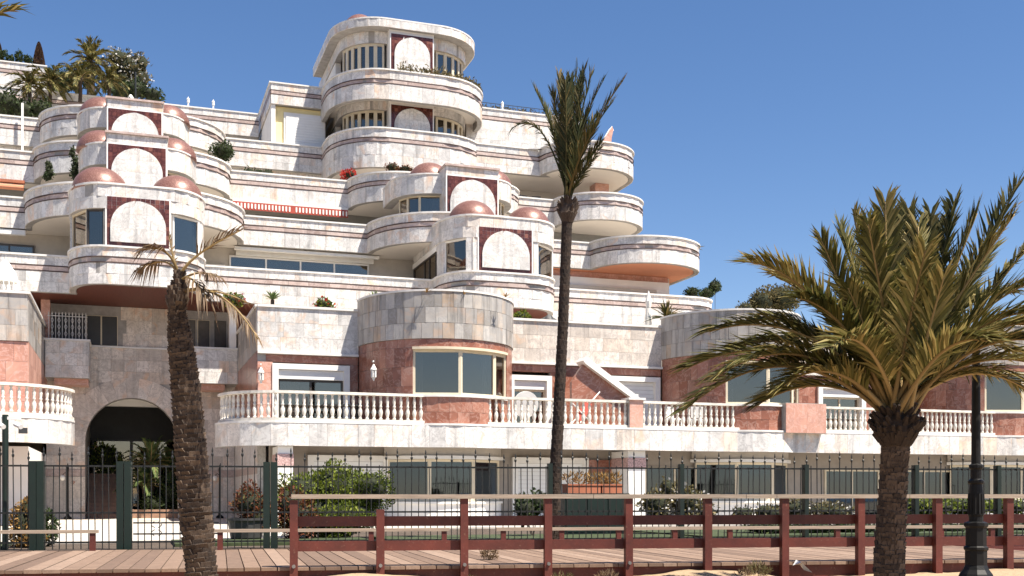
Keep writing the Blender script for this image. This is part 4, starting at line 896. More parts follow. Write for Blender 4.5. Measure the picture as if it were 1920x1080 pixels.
# ------------------------------------------------------------------ green spear fence
fv = 22.95
def bar_mesh(tall):
    m = MB().box(-.0085,.0085,-.0085,.0085,0,1.78 if tall else 1.66)
    if tall: m.lathe((0,0,1.78),[(.009,0),(.025,.03),(.025,.06),(.009,.08),(.018,.12),(.002,.19)],6)
    return m.mesh('bar','iron')
BT, BS = bar_mesh(True), bar_mesh(False)
def fence(x0, x1, label, posts, name='garden_fence', cat='fence', scroll=False):
    a, b = U(x0,fv,B), U(x1,fv,B); t = Thing(name, ((a+b)/2,fv,0), label, cat, ang=B)
    for z in (.12,.70,1.62): t.part('rail', MB().box(a,b,fv-.018,fv+.018,z,z+.035), 'iron')
    n = max(3, round((b-a)/.134))
    for i in range(n):
        u = a+(b-a)*(i+.5)/n; t.inst('bar', BT if i % 2 == 0 else BS, (u+rng.uniform(-.012,.012),fv-.03,.0), rot=(rng.gauss(0,.006),rng.gauss(0,.008),0), scale=(1,1,rng.uniform(.97,1.03)))
    for px in posts:
        u = U(px,fv,B); hw = .064 if px < 600 else .045; o = t.part('post', MB().box(u-hw,u+hw,fv-.09,fv+.09,-.02,1.73), 'green_paint')
    if scroll:
        for z in (.28,.5): t.part('rail', MB().box(a+.1,b-.1,fv-.018,fv+.018,z,z+.03), 'iron')
        for px in (x0+(x1-x0)*.3, x0+(x1-x0)*.75):
            u = U(px,fv,B); m = MB()
            for s in (-1,1):
                for q in (-1,1): m.tube([(u+s*(.03+.07*math.sin(k*.5)), fv-.05, .4+q*(.02+.02*k)) for k in range(7)], .009, 5)
            t.part('scroll', m, 'iron')
    return t
fence(-60, 60, 'dark iron spear fence at the far left edge', [63])
fence(78, 226, 'left leaf of the iron spear gate before the archway', [77, 226], 'spear_gate', 'gate')
fence(240, 420, 'right leaf of the iron spear gate with scrollwork near the ground', [240.5], 'spear_gate', 'gate', True)
fence(421, 495, 'short iron spear fence panel in front of the red bush', [500], 'garden_fence', 'fence')
fence(515, 1030, 'iron spear fence in front of the big green bush and bay window', [514, 1031])
fence(1046, 1460, 'iron spear fence in front of the potted plants right of the tall palm', [1277])
fence(1461, 1960, 'iron spear fence behind the right palm and lamp post', [1510, 1716, 1870])
# ------------------------------------------------------------------ street lamp post
lp = W(1830, 1082, 15.6)
t = Thing('lamp_post', (lp.x, lp.y, lp.z-.25), 'black cast iron lamp post with fluted base right of the palm', 'lamp post', ang=0)
m = MB(); m.smooth = False
t.part('base', m.lathe((lp.x,lp.y,lp.z-.25), [(.27,0),(.27,.20),(.24,.25),(.22,.30),(.175,.36),(.15,.42),(.15,.62),(.168,.64),(.168,.67),(.142,.69),(.142,.94),(.165,.97),(.165,1.01),(.115,1.03)], 10), 'black_paint')
t.part('neck', MB().lathe((lp.x,lp.y,lp.z-.25), [(.095,1.03),(.095,1.10),(.105,1.12),(.1,1.4),(.085,1.55),(.11,1.57),(.11,1.6),(.075,1.63),(.075,1.76),(.095,1.78),(.095,1.82),(.066,1.84)], 14), 'black_paint')
for k in range(12):
    a = R(30*k); t.part('flute', MB().tube([(lp.x+.103*math.cos(a),lp.y+.103*math.sin(a),lp.z-.25+1.14),(lp.x+.092*math.cos(a),lp.y+.092*math.sin(a),lp.z-.25+1.42)], .018, 5), 'black_paint')
t.part('pole', MB().tube([(lp.x,lp.y,lp.z+1.58),(lp.x,lp.y,lp.z+2.6),(lp.x,lp.y,lp.z+3.35)], [.064,.058,.05], 14), 'black_paint')
# camera pole at the far left
cp = W(10, 1030, 21.9); t = Thing('camera_pole', (cp.x,cp.y,0), 'dark green pole with two security cameras at the far left', 'pole', ang=0)
t.part('pole', MB().tube([(cp.x,cp.y,-.05),(cp.x,cp.y,2.65)], .06, 12), 'green_paint')
t.part('crossbar', MB().box(cp.x-.25,cp.x+.3,cp.y-.03,cp.y+.03,2.55,2.61), 'white_metal')
for s in (-.12,.22): t.part('security_camera', MB().tube([(cp.x+s,cp.y-.05,2.46),(cp.x+s+.16,cp.y-.16,2.40)], .05, 8), 'white_metal')

# ------------------------------------------------------------------ palms
def bez(a, b, c, n): return [a*(1-t)**2+b*2*t*(1-t)+c*t*t for t in [i/n for i in range(n+1)]]
def frond(t, P0, P1, P2, ll=.5, lw=.022, n=42, mat='palm_leaf', bare=.18, keel=.55, rnd=rng, droop=.25, name='frond', stem='frond_stem', rr=.022, fill=1.0, tb=0, lean=.75):
    pts = bez(P0,P1,P2,24); st = MB(); st.smooth = True
    st.tube(pts, [rr*(1-.85*i/24)+.003 for i in range(25)], 5, (rnd.random(),.5,.5))
    fo = t.part(name, st, stem)
    m = MB(); L = sum((b-a).length for a,b in zip(pts,pts[1:]))
    for i in range(n):
        s = bare+(1-bare)*(i+rnd.random()*.6)/n
        if s >= 1: s = .995
        x = s*24; k = min(int(x),23); p = pts[k].lerp(pts[k+1], x-k); tg = (pts[k+1]-pts[k]).normalized()
        side = tg.cross(Vector((0,0,1)));  side = side.normalized() if side.length > .05 else Vector((1,0,0))
        up = side.cross(tg).normalized()
        prof = math.sin(math.pi*min(1,(.12+.88*(s-bare)/(1-bare))*.62+.19))
        for sg in (-1,1):
            if rnd.random() > fill: continue
            d = (tg*(lean+.5*(s-bare)) + side*sg*(.75-.3*s) + up*keel*rnd.uniform(.5,1.3) + Vector((rnd.gauss(0,.07),rnd.gauss(0,.07),rnd.gauss(0,.07)))).normalized()
            l = ll*prof*rnd.uniform(.8,1.12); wv = d.cross(up); wv = (wv.normalized() if wv.length > .05 else side)*lw*rnd.uniform(.8,1.2)
            wv = (wv + up*lw*rnd.uniform(-.6,.6))
            q1 = p+d*l*.45; q2 = p+d*l-Vector((0,0,1))*l*droop*rnd.uniform(.3,1.2)
            tn = (min(1,max(0,rnd.gauss(.42+tb,.27))),rnd.random(),0)
            m.add([p-wv*.5,p+wv*.5,q1+wv,q1-wv,q2], [(0,1,2,3),(3,2,4)], tn)
    t.part('leaflets', m, mat, fo, kind='stuff')
    return fo
def boots(t, pts, rads, rows, around, size, mat, out=.5, rnd=rng, seg=16):
    """palm trunk: a tapered core covered with the stubs of old leaves in spirals"""
    core = MB(); core.smooth = True; core.tube(pts, [r*.93 for r in rads], seg); c = t.part('trunk', core, mat)
    m = MB(); rn = len(pts)-1; pv = [Vector(p) for p in pts]
    for j in range(rows):
        s = (j+.5)/rows*rn; k = min(int(s),rn-1); f = s-k; p = pv[k].lerp(pv[k+1],f); r = rads[k]*(1-f)+rads[k+1]*f; ax = (pv[k+1]-pv[k]).normalized()
        x = ax.orthogonal().normalized(); x = (Vector((1,0,0))-ax*ax.x).normalized(); y = ax.cross(x)
        for i in range(around):
            a = 2*math.pi*(i+(.5 if j%2 else 0)+rnd.uniform(-.12,.12))/around; n = x*math.cos(a)+y*math.sin(a); tt = ax.cross(n)
            w = math.pi*r/around*rnd.uniform(.85,1.35); h = size*rnd.uniform(.6,1.4); o = r*.9; e = size*out*rnd.uniform(.5,1.3)
            b0 = p+n*o-ax*h*.7; tn = (rnd.random(),)*3
            vs = [b0-tt*w+n*.0, b0+tt*w, p+n*(o+e)+tt*w*.8+ax*h*.5, p+n*(o+e)-tt*w*.8+ax*h*.5, p+n*o*.92+ax*h*.62+tt*w*.8, p+n*o*.92+ax*h*.62-tt*w*.8]
            m.add(vs, [(0,1,2,3),(3,2,4,5),(1,4,2),(0,3,5)], tn)
    t.part('leaf_stubs', m, mat, c, kind='stuff')
def palm_right():
    Y = 14.5; t = Thing('date_palm', (W(1668,1080,Y).x, Y, -.2), 'stout low date palm with huge green brown crown at the right', 'palm tree', ang=0)
    tr = [W(x,y,Y) for x,y in ((1666,1130),(1668,1040),(1672,960),(1676,880),(1680,830))]
    boots(t, tr, [.20,.195,.182,.17,.175], 40, 10, .085, 'bark_brown', .28)
    top = [W(x,y,Y) for x,y in ((1680,835),(1680,812),(1681,790),(1682,770))]
    m = MB(); m.tube(top, [.2,.29,.27,.14], 14); t.part('crown_base', m, 'bark_dark')
    b2 = MB(); rnd = random.Random(3)
    for k in range(90):
        a = rnd.uniform(0,6.28); z = rnd.uniform(0,1); p = top[0].lerp(top[3],z); n = Vector((math.cos(a),math.sin(a),0)); r = .2+.11*math.sin(z*3)
        b2.tube([p+n*r*.8,p+n*(r+.05)+Vector((0,0,.09))], [.05,.02], 5)
    t.part('leaf_stubs', b2, 'bark_dark', kind='stuff')
    C = W(1682,782,Y)
    F = [ # tip px, py, depth, lift, leaflet
     (1408,492,-.6,.45),(1455,520,.5,.35),(1541,452,-.3,.25),(1575,430,.6,.2),(1600,402,.1,.15),(1628,420,-.8,.15),(1660,380,-.5,.1),(1690,418,.5,.1),(1735,470,-1.0,.2),
     (1790,385,.2,.15),(1760,420,.9,.15),(1832,400,-.2,.2),(1906,352,.3,.1),(1902,402,-.6,.2),(1860,470,.9,.3),(1930,462,.0,.3),(1965,520,-.5,.4),(1895,550,.7,.5),(1990,610,.2,.5),(1950,585,-.8,.5),
     (1330,622,-.2,.55),(1290,690,.3,.6),(1285,768,-.5,.75),(1345,705,-.8,.6),(1372,735,.6,.6),(1430,600,.9,.5),(1500,560,-.9,.4),(1960,690,-.2,.6),(1930,735,.4,.6),(1985,650,-.9,.7),(1850,640,-1.3,.6),(1560,650,-1.3,.6),
     (1640,470,1.0,.2),(1710,440,1.1,.2),(1480,640,1.2,.6),(1820,560,1.4,.5),(1590,540,-.6,.3),(1770,520,-.9,.3),
     (1722,425,-.3,.1),(1745,405,.4,.12),(1705,398,.2,.08),(1640,430,.6,.1),(1440,690,-.1,.7),(1390,650,.4,.6),(1420,760,.5,.6),(1900,660,.6,.6),(1460,730,-.6,.7),(1925,610,.2,.5)]
    for k, (x,y,dz,b) in enumerate(F):
        if k in (24,): continue
        P2 = W(x,y,Y+dz*1.3)
        a = rng.uniform(0,6.28); P0 = C+Vector((.14*math.cos(a),.14*math.sin(a)+dz*.06,rng.uniform(-.08,.06)))
        mid = P0.lerp(P2,.5); d = (P2-P0).length; P1 = mid+Vector((0,0,b*d*.42))+Vector((0,0,.12*d)) if b > .3 else mid+Vector((0,0,b*d*.3))
        frond(t, P0, P1, P2, ll=.54+.03*d, lw=.0175, n=92, mat='palm_leaf', bare=.2, keel=.32, tb=rng.uniform(-.12,.3), droop=rng.uniform(.15,.4), rr=.03)
palm_right()
def palm_tall():
    Y = 25.0; base = W(1038,1010,Y)
    t = Thing('tall_palm', (base.x,Y,0), 'tall slender palm with upright dark crown rising in front of the building', 'palm tree', ang=0)
    tr = [W(x,y,Y) for x,y in ((1036,1025),(1040,930),(1044,840),(1050,720),(1056,600),(1060,500),(1063,420),(1064,400))]
    boots(t, tr, [.165,.15,.136,.126,.12,.117,.12,.125], 95, 9, .075, 'bark_dark', .12, seg=14)
    m = MB(); m.tube([W(x,y,Y) for x,y in ((1064,418),(1064,402),(1065,388),(1066,374))], [.125,.20,.175,.09], 12); t.part('crown_base', m, 'bark_brown')
    b2 = MB(); rnd = random.Random(5)
    for k in range(70):
        a = rnd.uniform(0,6.28); z = rnd.uniform(0,1); p = W(1064,415,Y).lerp(W(1065,378,Y),z); n = Vector((math.cos(a),math.sin(a),0)); r = .12+.08*math.sin(z*3.1)
        b2.tube([p+n*r*.8,p+n*(r+.05)+Vector((0,0,.12))], [.045,.015], 5)
    t.part('leaf_stubs', b2, 'bark_brown', kind='stuff')
    C = W(1065,372,Y)
    F = [(1003,168,.3,.0),(1034,170,-.3,.0),(1048,140,.5,.0),(1060,150,-.4,0),(1083,126,0,0),(1096,130,.5,0),(1110,138,-.3,0),(1132,150,.2,0),(1168,152,-.1,-.05),(1150,190,.6,-.05),(1020,200,.8,0),(1075,170,-.9,0),(1100,180,-.8,0),(1050,200,-.8,0),(1062,230,-1.1,0),(1120,215,.8,0),(1125,268,-.4,-.12),(1085,240,-1.1,0),(1040,250,.9,0),(1090,150,.9,0),(1070,145,.7,0),(1030,220,-.7,0),(1115,240,-.7,-.03),(1105,210,.4,0)]
    for k, (x,y,dz,b) in enumerate(F):
        if k in (11,12,13,14,17,21): continue
        P2 = W(x,y,Y+dz*1.2); P0 = C+Vector((rng.uniform(-.08,.08),rng.uniform(-.08,.08),0)); d = (P2-P0).length
        P1 = P0.lerp(P2,.5)+Vector(((C.x-P2.x)*.22,0,.1*d+b*d))
        dry = k in (2, 7)
        frond(t, P0, P1, P2, ll=.48, lw=.015, n=52, mat='palm_leaf_dark', stem='palm_leaf_dark', bare=.16, keel=.3, droop=.06, tb=.35 if k == 2 else rng.uniform(-.15,.15), rr=.026, lean=.95)
    P2 = W(962,240,Y-.3); frond(t, C, W(1010,200,Y-.2)+Vector((.1,0,.1)), P2, ll=.4, lw=.016, n=26, mat='palm_leaf_dark', stem='palm_leaf_dark', bare=.3, keel=.0, droop=.5, tb=.15, rr=.022, fill=.75)
    P2 = W(1128,272,Y-.5); frond(t, C, W(1085,340,Y-.2), P2, ll=.32, lw=.016, n=24, mat='palm_leaf_dark', stem='palm_leaf_dark', bare=.3, keel=.1, droop=.2, tb=.1, rr=.02, fill=.8)
palm_tall()
def palm_left():
    Y = 14.2; t = Thing('withered_palm', (W(378,1080,Y).x,Y,-.25), 'leaning palm with thick rough trunk and a few dry fronds at the left', 'palm tree', ang=0)
    tr = [W(x,y,Y) for x,y in ((382,1140),(377,1060),(368,980),(362,900),(356,820),(350,740),(343,680),(337,630),(333,595),(331,575))]
    boots(t, tr, [.20,.19,.198,.198,.19,.178,.16,.135,.10,.085], 84, 9, .055, 'bark_brown', .55)
    nk = [W(x,y,Y) for x,y in ((331,585),(332,565),(334,548),(336,530),(337,512))]
    boots(t, nk, [.085,.11,.10,.06,.04], 9, 8, .09, 'bark_brown', .5)
    D = dict(mat='palm_leaf_dry', stem='frond_stem')
    C = W(336,520,Y)
    P = lambda x,y,d=0: W(x,y,Y+d)
    frond(t, C, P(352,478,-.1), P(452,432,-.2), ll=.32, lw=.010, n=24, bare=.45, keel=.35, droop=.25, rr=.022, fill=.9, **D)
    frond(t, C, P(322,455,-.1), P(272,468,-.2), ll=.34, lw=.012, n=22, bare=.5, keel=.1, droop=.75, rr=.022, **D)
    frond(t, C, P(318,470,.2), P(262,505,.3), ll=.30, lw=.012, n=18, bare=.5, keel=0, droop=.9, rr=.018, fill=.8, **D)
    frond(t, C, P(322,480,.1), P(317,436,.1), ll=.12, lw=.010, n=10, bare=.3, keel=.1, droop=.1, rr=.02, **D)
    frond(t, P(340,548), P(415,520,-.3), P(484,636,-.6), ll=.30, lw=.009, n=34, bare=.25, keel=-.1, droop=.5, rr=.024, tb=.0, **D)
    frond(t, P(340,545), P(400,535,.4), P(470,570,.6), ll=.24, lw=.010, n=20, bare=.35, keel=0, droop=.6, rr=.018, fill=.7, **D)
    frond(t, P(338,530), P(352,500,-.2), P(388,560,-.4), ll=.34, lw=.012, n=20, bare=.4, keel=0, droop=.9, rr=.016, fill=.8, **D)
    frond(t, P(336,528), P(372,500,-.2), P(410,520,-.4), ll=.28, lw=.012, n=18, bare=.4, keel=0, droop=.7, rr=.016, fill=.8, **D)
palm_left()
# frond of a palm beyond the frame, top left corner
def corner_palm():
    Y = 14; t = Thing('corner_palm', (W(-330,1080,Y).x,Y,-.25), 'palm beyond the left edge with one green frond tip in the top left corner', 'palm tree', ang=0)
    tr = [W(x,y,Y) for x,y in ((-330,1140),(-320,800),(-310,500),(-300,280))]; boots(t, tr, [.22,.2,.18,.17], 80, 9, .09, 'bark_brown', .3)
    C = W(-300,270,Y)
    for x,y,dz,b in ((32,18,0,.25),(10,-120,.3,.2),(-120,-260,-.4,.1),(-300,-250,.2,0),(-480,-200,.3,.1),(-640,20,0,.3),(-560,260,-.5,.5),(-420,-60,-1.6,.3),(-200,-40,-1.6,.3),(-180,60,1.6,.3),(-60,220,.7,.5)):
        P2 = W(x,y,Y+dz); d = (P2-C).length; frond(t, C, C.lerp(P2,.5)+Vector((0,0,b*d)), P2, ll=.5, lw=.018, n=44, bare=.2, keel=.4, droop=.3)
corner_palm()

# ------------------------------------------------------------------ plants
def cloud(blobs, n, size, rnd=rng, up=.3, shell=.55, narrow=.45, bright_top=True):
    """leaf-sized faces spread through ellipsoids (cx,cy,cz,rx,ry,rz)"""
    m = MB(); vol = [b[3]*b[4]*b[5] for b in blobs]; tot = sum(vol)
    for b, v in zip(blobs, vol):
        k = max(6, int(n*v/tot)); sub = [(rnd.gauss(0,1),rnd.gauss(0,1),rnd.gauss(0,1)) for _ in range(9)]
        for _ in range(k):
            d = Vector((rnd.gauss(0,1),rnd.gauss(0,1),rnd.gauss(0,1))).normalized(); r = shell+(1-shell)*rnd.random()**.6
            lump = 1+.16*math.sin(d.x*5+b[0]*3)+.14*math.sin(d.z*6+b[1]*2+d.y*4)
            p = Vector((b[0]+d.x*b[3]*r*lump, b[1]+d.y*b[4]*r*lump, b[2]+d.z*b[5]*r*lump))
            a = (d*.8+Vector((rnd.gauss(0,.6),rnd.gauss(0,.6),rnd.gauss(0,.6)+up))).normalized(); w = a.cross(Vector((rnd.gauss(0,1),rnd.gauss(0,1),rnd.gauss(0,1)))).normalized()
            s = size*rnd.uniform(.6,1.3)
            m.add([p-a*s*.5,p+w*s*narrow*.5,p+a*s*.5,p-w*s*narrow*.5], [(0,1,2,3)], (min(1,max(0,rnd.gauss(.48,.24))),rnd.random(),0))
    return m
simple('twig_core', (.018, .022, .008), .95, var=.5, scale=18, bump=.8, bscale=25)
def rel(u, v, z): return (u, v, z)
def shrub(name, base, blobs, n, size, mat, label, cat='shrub', ang=A, stems=3, flower=None, group=None, narrow=.45, smat='bark_brown', up=.3, core=True):
    t = Thing(name, base, label, cat, ang, group)
    t.part('foliage', cloud(blobs, n, size, narrow=narrow, up=up), mat, kind='stuff')
    if sum(b[3] for b in blobs) > .35 and core:
        c = MB(); c.smooth = True
        for b in blobs:
            pr = [(max(.01, .72*math.sin(math.pi*i/8)), -.72*math.cos(math.pi*i/8)) for i in range(9)]
            k0 = len(c.v); c.lathe((0,0,0), pr, 12)
            for q in range(k0, len(c.v)):
                x, y, z = c.v[q]; f = 1+.12*math.sin(x*9+z*7)+.1*math.sin(y*8); c.v[q] = (b[0]+x*b[3]*f, b[1]+y*b[4]*f, b[2]+z*b[5]*f)
        t.part('inner_twigs', c, 'twig_core')
    m = MB()
    for k in range(stems):
        b = blobs[k % len(blobs)]; m.tube([(base[0]+rng.uniform(-.1,.1)*b[3], base[1], base[2]-.03), (b[0]+rng.uniform(-.3,.3)*b[3], b[1], b[2])], [.03*max(b[5],.3),.012], 6)
    t.part('stem', m, smat)
    if flower: t.part('flowers', cloud(blobs, flower[0], flower[2], shell=.92, narrow=.9), flower[1], kind='stuff')
    return t
def rosette(name, base, r, n, mat, label, cat='plant', ang=A, lean=(15,70), w=.09, trunk=0, group=None, curl=.2, pot=None):
    t = Thing(name, base, label, cat, ang, group); c = Vector(base)+Vector((0,0,trunk))
    if trunk: t.part('trunk', MB().tube([base, tuple(c)], [r*.16,r*.14], 8), 'bark_brown')
    for k in range(n):
        az = k*2.399+rng.uniform(-.2,.2); el = R(rng.uniform(*lean)); d = Vector((math.cos(az)*math.cos(el),math.sin(az)*math.cos(el),math.sin(el))); s = Vector((-math.sin(az),math.cos(az),0))
        L = r*rng.uniform(.8,1.1); m = MB(); vs = []
        for i in range(5):
            f = i/4; p = c+d*L*f-Vector((0,0,1))*curl*L*f*f; ww = w*r*(1-abs(f-.3)*1.2) if i < 4 else .003
            vs += [p-s*ww+Vector((0,0,ww*.5)), p, p+s*ww+Vector((0,0,ww*.5))]
        fs = [q for i in range(4) for q in ((3*i,3*i+1,3*i+4,3*i+3),(3*i+1,3*i+2,3*i+5,3*i+4))]
        m.add(vs, fs, (rng.uniform(.2,.9),rng.random(),0)); t.part('leaf', m, mat)
    return t
def feather(name, base, h, r, n, label, mat='palm_leaf', cat='palm tree', ang=A, ll=.3, trad=.12, group=None, el=(5,75), nl=26, lw=.02, tb=0):
    t = Thing(name, base, label, cat, ang, group); c = Vector(base)+Vector((0,0,h))
    m = MB(); m.tube([base, (base[0]+.03,base[1],base[2]+h*.5), tuple(c)], [trad*1.2,trad,trad*1.15], 9); t.part('trunk', m, 'bark_brown')
    for k in range(n):
        az = k*2.399+rng.uniform(-.25,.25); e = R(el[0]+(el[1]-el[0])*(k+.5)/n); L = r*rng.uniform(.85,1.15)
        d = Vector((math.cos(az)*math.cos(e),math.sin(az)*math.cos(e),math.sin(e)))
        P2 = c+d*L-Vector((0,0,.35*L*math.cos(e))); P1 = c+d*L*.5+Vector((0,0,.22*L))
        frond(t, c, P1, P2, ll=ll, lw=lw, n=nl, mat=mat, bare=.12, keel=.25, droop=.3, rr=.02*max(.5,r/1.5), tb=tb)
    return t
# -- hilltop garden, top left
def at(px, py, V): return (U(px,V), V, Z(px,py,V))
for i, (px, pyb, pyt, V, rr) in enumerate(((55,222,160,62.2,1.2),(93,200,154,63,1.25),(150,192,148,63,1.3),(204,185,152,63.6,1.05))):
    b = at(px,pyb,V); h = Z(px,pyt,V)-b[2]
    feather('garden_palm', b, h, rr, 20, ('leftmost of the four small palms on the top left terrace','second small palm from the left on the top left terrace','third small palm from the left, largest of four on the terrace','rightmost small palm on the terrace, below the flowering oleander')[i], ll=.38, trad=.09, group='small palms on the top left terrace', lw=.03, nl=22, el=(-25,55))
b = at(170,180,68.5); feather('garden_palm', b, Z(170,118,68.5)-b[2], 1.5, 30, 'shaggy palm behind the row of small palms on the hilltop', ll=.5, trad=.2, lw=.03, nl=24, el=(-40,80), tb=.15)
V = 69.5
def bl_(px, py, rx, rz, V, ry=None): q = at(px,py,V); return (q[0],q[1],q[2],rx,ry or rx,rz)
shrub('oleander_tree', at(235,185,V), [bl_(225,115,.9,.8,V),bl_(240,130,1.0,.9,V),bl_(262,120,.6,.7,V),bl_(230,155,.9,.9,V),bl_(262,150,.7,.8,V)], 1500, .26, 'leaf_olive', 'tall white flowering oleander on the hilltop skyline', 'tree', stems=5, flower=(420,'petal_white',.13), narrow=.3)
shrub('hilltop_bush', at(275,185,67.5), [bl_(255,168,.8,.55,67.5),bl_(285,178,.7,.45,67.5),bl_(228,172,.8,.6,67.5)], 1100, .2, 'leaf_dark', 'dark green bush below the oleander behind the upper dome')
shrub('hilltop_bush', at(105,185,69), [bl_(100,150,1.2,.7,69),bl_(130,152,1.0,.6,69)], 900, .22, 'leaf_dark', 'dark low bush behind the small palms on the skyline')
shrub('terrace_bush', at(20,218,61.5), [bl_(10,195,1.0,.65,61.5),bl_(38,205,.7,.5,61.5)], 900, .2, 'leaf_dark', 'dark rounded bush behind the far left upper parapet')
shrub('terrace_bush', at(75,215,61.8), [bl_(75,205,.7,.5,61.8)], 500, .2, 'leaf_dark', 'small dark bush between the trunks of the left small palms')
for i, (px, w, h, py) in enumerate(((4,.24,.6,100),(20,.17,.38,108),(36,.19,.55,104),(52,.19,.36,110))):
    q = at(px,121,68.6); shrub('topiary_ball', q, [(q[0],q[1],q[2]+h*.75,w*1.25,w*1.25,h*.72)], 420, .14, 'leaf_dark', ('clipped round topiary at the left edge of the top wall','small low clipped topiary, second from the left on the top wall','tall clipped topiary, third from the left on the top wall','low clipped topiary next to the cypress on the top wall')[i], 'topiary', stems=1, group='clipped topiary on the top wall')
for px, pt, wd, lb in ((73,80,.30,'slender dark cypress on the top left skyline'),(-3,78,.28,'tip of a cypress at the left picture edge above the topiary')):
    q = at(px,126,69); zt = Z(px,pt,69); h = zt-q[2]
    t = Thing('cypress', q, lb, 'tree'); m = MB()
    for k in range(1500):
        f = rng.random(); r = wd*1.15*min(1,f*6+.3)*(1-f)**.6; a = rng.uniform(0,6.28); p = Vector((q[0]+r*math.cos(a),q[1]+r*math.sin(a),q[2]+h*f)); d = Vector((math.cos(a)*.3,math.sin(a)*.3,1)).normalized(); w_ = d.cross(Vector((rng.gauss(0,1),rng.gauss(0,1),0))).normalized(); s = .16
        m.add([p-d*s*.5,p+w_*s*.2,p+d*s*.5,p-w_*s*.2],[(0,1,2,3)],(rng.random(),0,0))
    t.part('crown', m, 'cypress_leaf', kind='stuff'); t.part('trunk', MB().tube([q,(q[0],q[1],zt-.3)],[.1,.02],8), 'bark_dark')
# -- plants on terraces
def terr(px, py, V): return at(px,py,V)
q = at(418,300,55.5); shrub('round_bush', (q[0],q[1],15.6), [(q[0],q[1],Z(418,284,55.5),.6,.6,.46)], 900, .15, 'leaf_dark', 'round dark bush beside the right edge of the left towers', stems=2)
q = at(655,335,55.6); shrub('bougainvillea', (q[0],q[1],15.6), [(q[0],q[1],Z(655,328,55.6),.42,.4,.3)], 500, .13, 'petal_red', 'bright red bougainvillea at the end of the fifth storey parapet', 'flower bush', stems=2)
q = at(745,316,53.5); shrub('bougainvillea', (q[0],q[1],15.6), [bl_(735,314,.35,.25,53.5),bl_(760,318,.5,.15,53.5)], 420, .13, 'leaf_red', 'dark red bougainvillea beside the copper dome of the middle towers', 'flower bush', stems=2)
for i, (px, V, z0, n, mt, lb) in enumerate(((463,64.6,19.3,22,'leaf_agave','spiky plants behind the parapet left of the yellow wall'),(485,55.1,16.35,14,'leaf_dark','thin row of small potted plants on the fifth storey parapet'))):
    q = (U(px,V),V,z0); shrub('terrace_plant', q, [(q[0]+k*.45,q[1],z0+.32,.3,.25,.25) for k in range(-1,2)], 200, .14, mt, lb, 'plants', stems=2)
# trailing plants on the crown tower parapet
t = Thing('trailing_plants', (15.6,55.4,22.5), 'row of trailing dry plants along the crown tower parapet', 'plants')
m = MB()
for k in range(520):
    f = rng.random()**.8; a = 270+f*88; rad = rng.uniform(-.12,.12); sgn = rng.random()
    if sgn < .45: u, v = rng.uniform(12.9,15.6), 55.15
    else: u, v = 15.3+2.7*math.cos(R(a)), 58.2+3.0*math.sin(R(a))
    p = Vector((u,v-.05,22.52+abs(rng.gauss(0,.14)))); d = Vector((rng.gauss(0,.5),rng.gauss(-.2,.4),rng.gauss(.3,.6))).normalized(); w_ = d.cross(Vector((0,1,.2))).normalized(); s = .2
    m.add([p,p+d*s*.5+w_*.03,p+d*s,p+d*s*.5-w_*.03],[(0,1,2,3)],(rng.random(),0,0))
t.part('foliage', m, 'leaf_olive', kind='stuff')
m = MB()
for k in range(16): u = 12.95+k*.16; m.tube([(u,55.12,22.5),(u+.03,55.08,22.62)], .008, 4)
t.part('stem', m, 'bark_brown')
for i, (px, py, V, r_) in enumerate(((511,560,42.0,.5),(703,556,40.9,.45))):
    q = (U(px,V),V,7.55 if i == 0 else 7.8); rosette('agave', q, r_, 26, 'leaf_agave', ('spiky green agave on the left villa roof parapet','spiky green agave where the roof parapet meets the first round bay')[i], w=.1, curl=.1, trunk=.75 if i == 0 else .5)
for i, (px, V) in enumerate(((438,42.0),(608,42.0),(978,42.2))):
    q = (U(px,V),V,7.75); shrub('potted_flowers', q, [(q[0],q[1],8.2,.4,.25,.27)], 420, .13, 'leaf_green', ('red flowers in greenery at the left end of the villa roof','red flowers in greenery on the villa roof left of the round bay','small leafy plants on the villa roof just right of the round bay')[i], 'flowers', flower=(26,'petal_red',.12) if i < 2 else None, stems=2)
for i, (px, py) in enumerate(((800,541),(870,540),(948,552))):
    v = 37.9; q = (U(px,v),v,8.15); rosette('small_succulent', q, .28, 12, 'leaf_rust', ('left','middle','right')[i]+' of three small yellowish plants peeping over the round bay parapet', w=.07, lean=(30,80))
q = (U(1250,42.3),42.3,8.2); rosette('cycad', q, 1.15, 52, 'palm_leaf_dark', 'dark green cycad on the roof beside the second round bay', w=.045, lean=(5,72), curl=.3, trunk=.3)
q = (U(1304,49.5),49.5,13.3); rosette('agave', q, .5, 18, 'leaf_olive', 'brown spiky plant on the right end of the fourth storey terrace', w=.1, lean=(0,60))
shrub('terrace_bush', (U(1340,50),50,10.2), [bl_(1340,538,.36,.36,49.6),bl_(1325,550,.4,.3,49.6),bl_(1298,548,.4,.25,49.6)], 1800, .13, 'leaf_dark', 'dark green potted plants on the right end of the third storey terrace', 'plants', narrow=.4)
shrub('distant_tree', (U(1430,52),52,5), [bl_(1428,566,.8,.7,52),bl_(1465,560,1.1,.8,52),bl_(1398,578,.5,.4,52)], 2600, .17, 'leaf_olive', 'olive green tree top behind the second round bay roof', 'tree', stems=4)
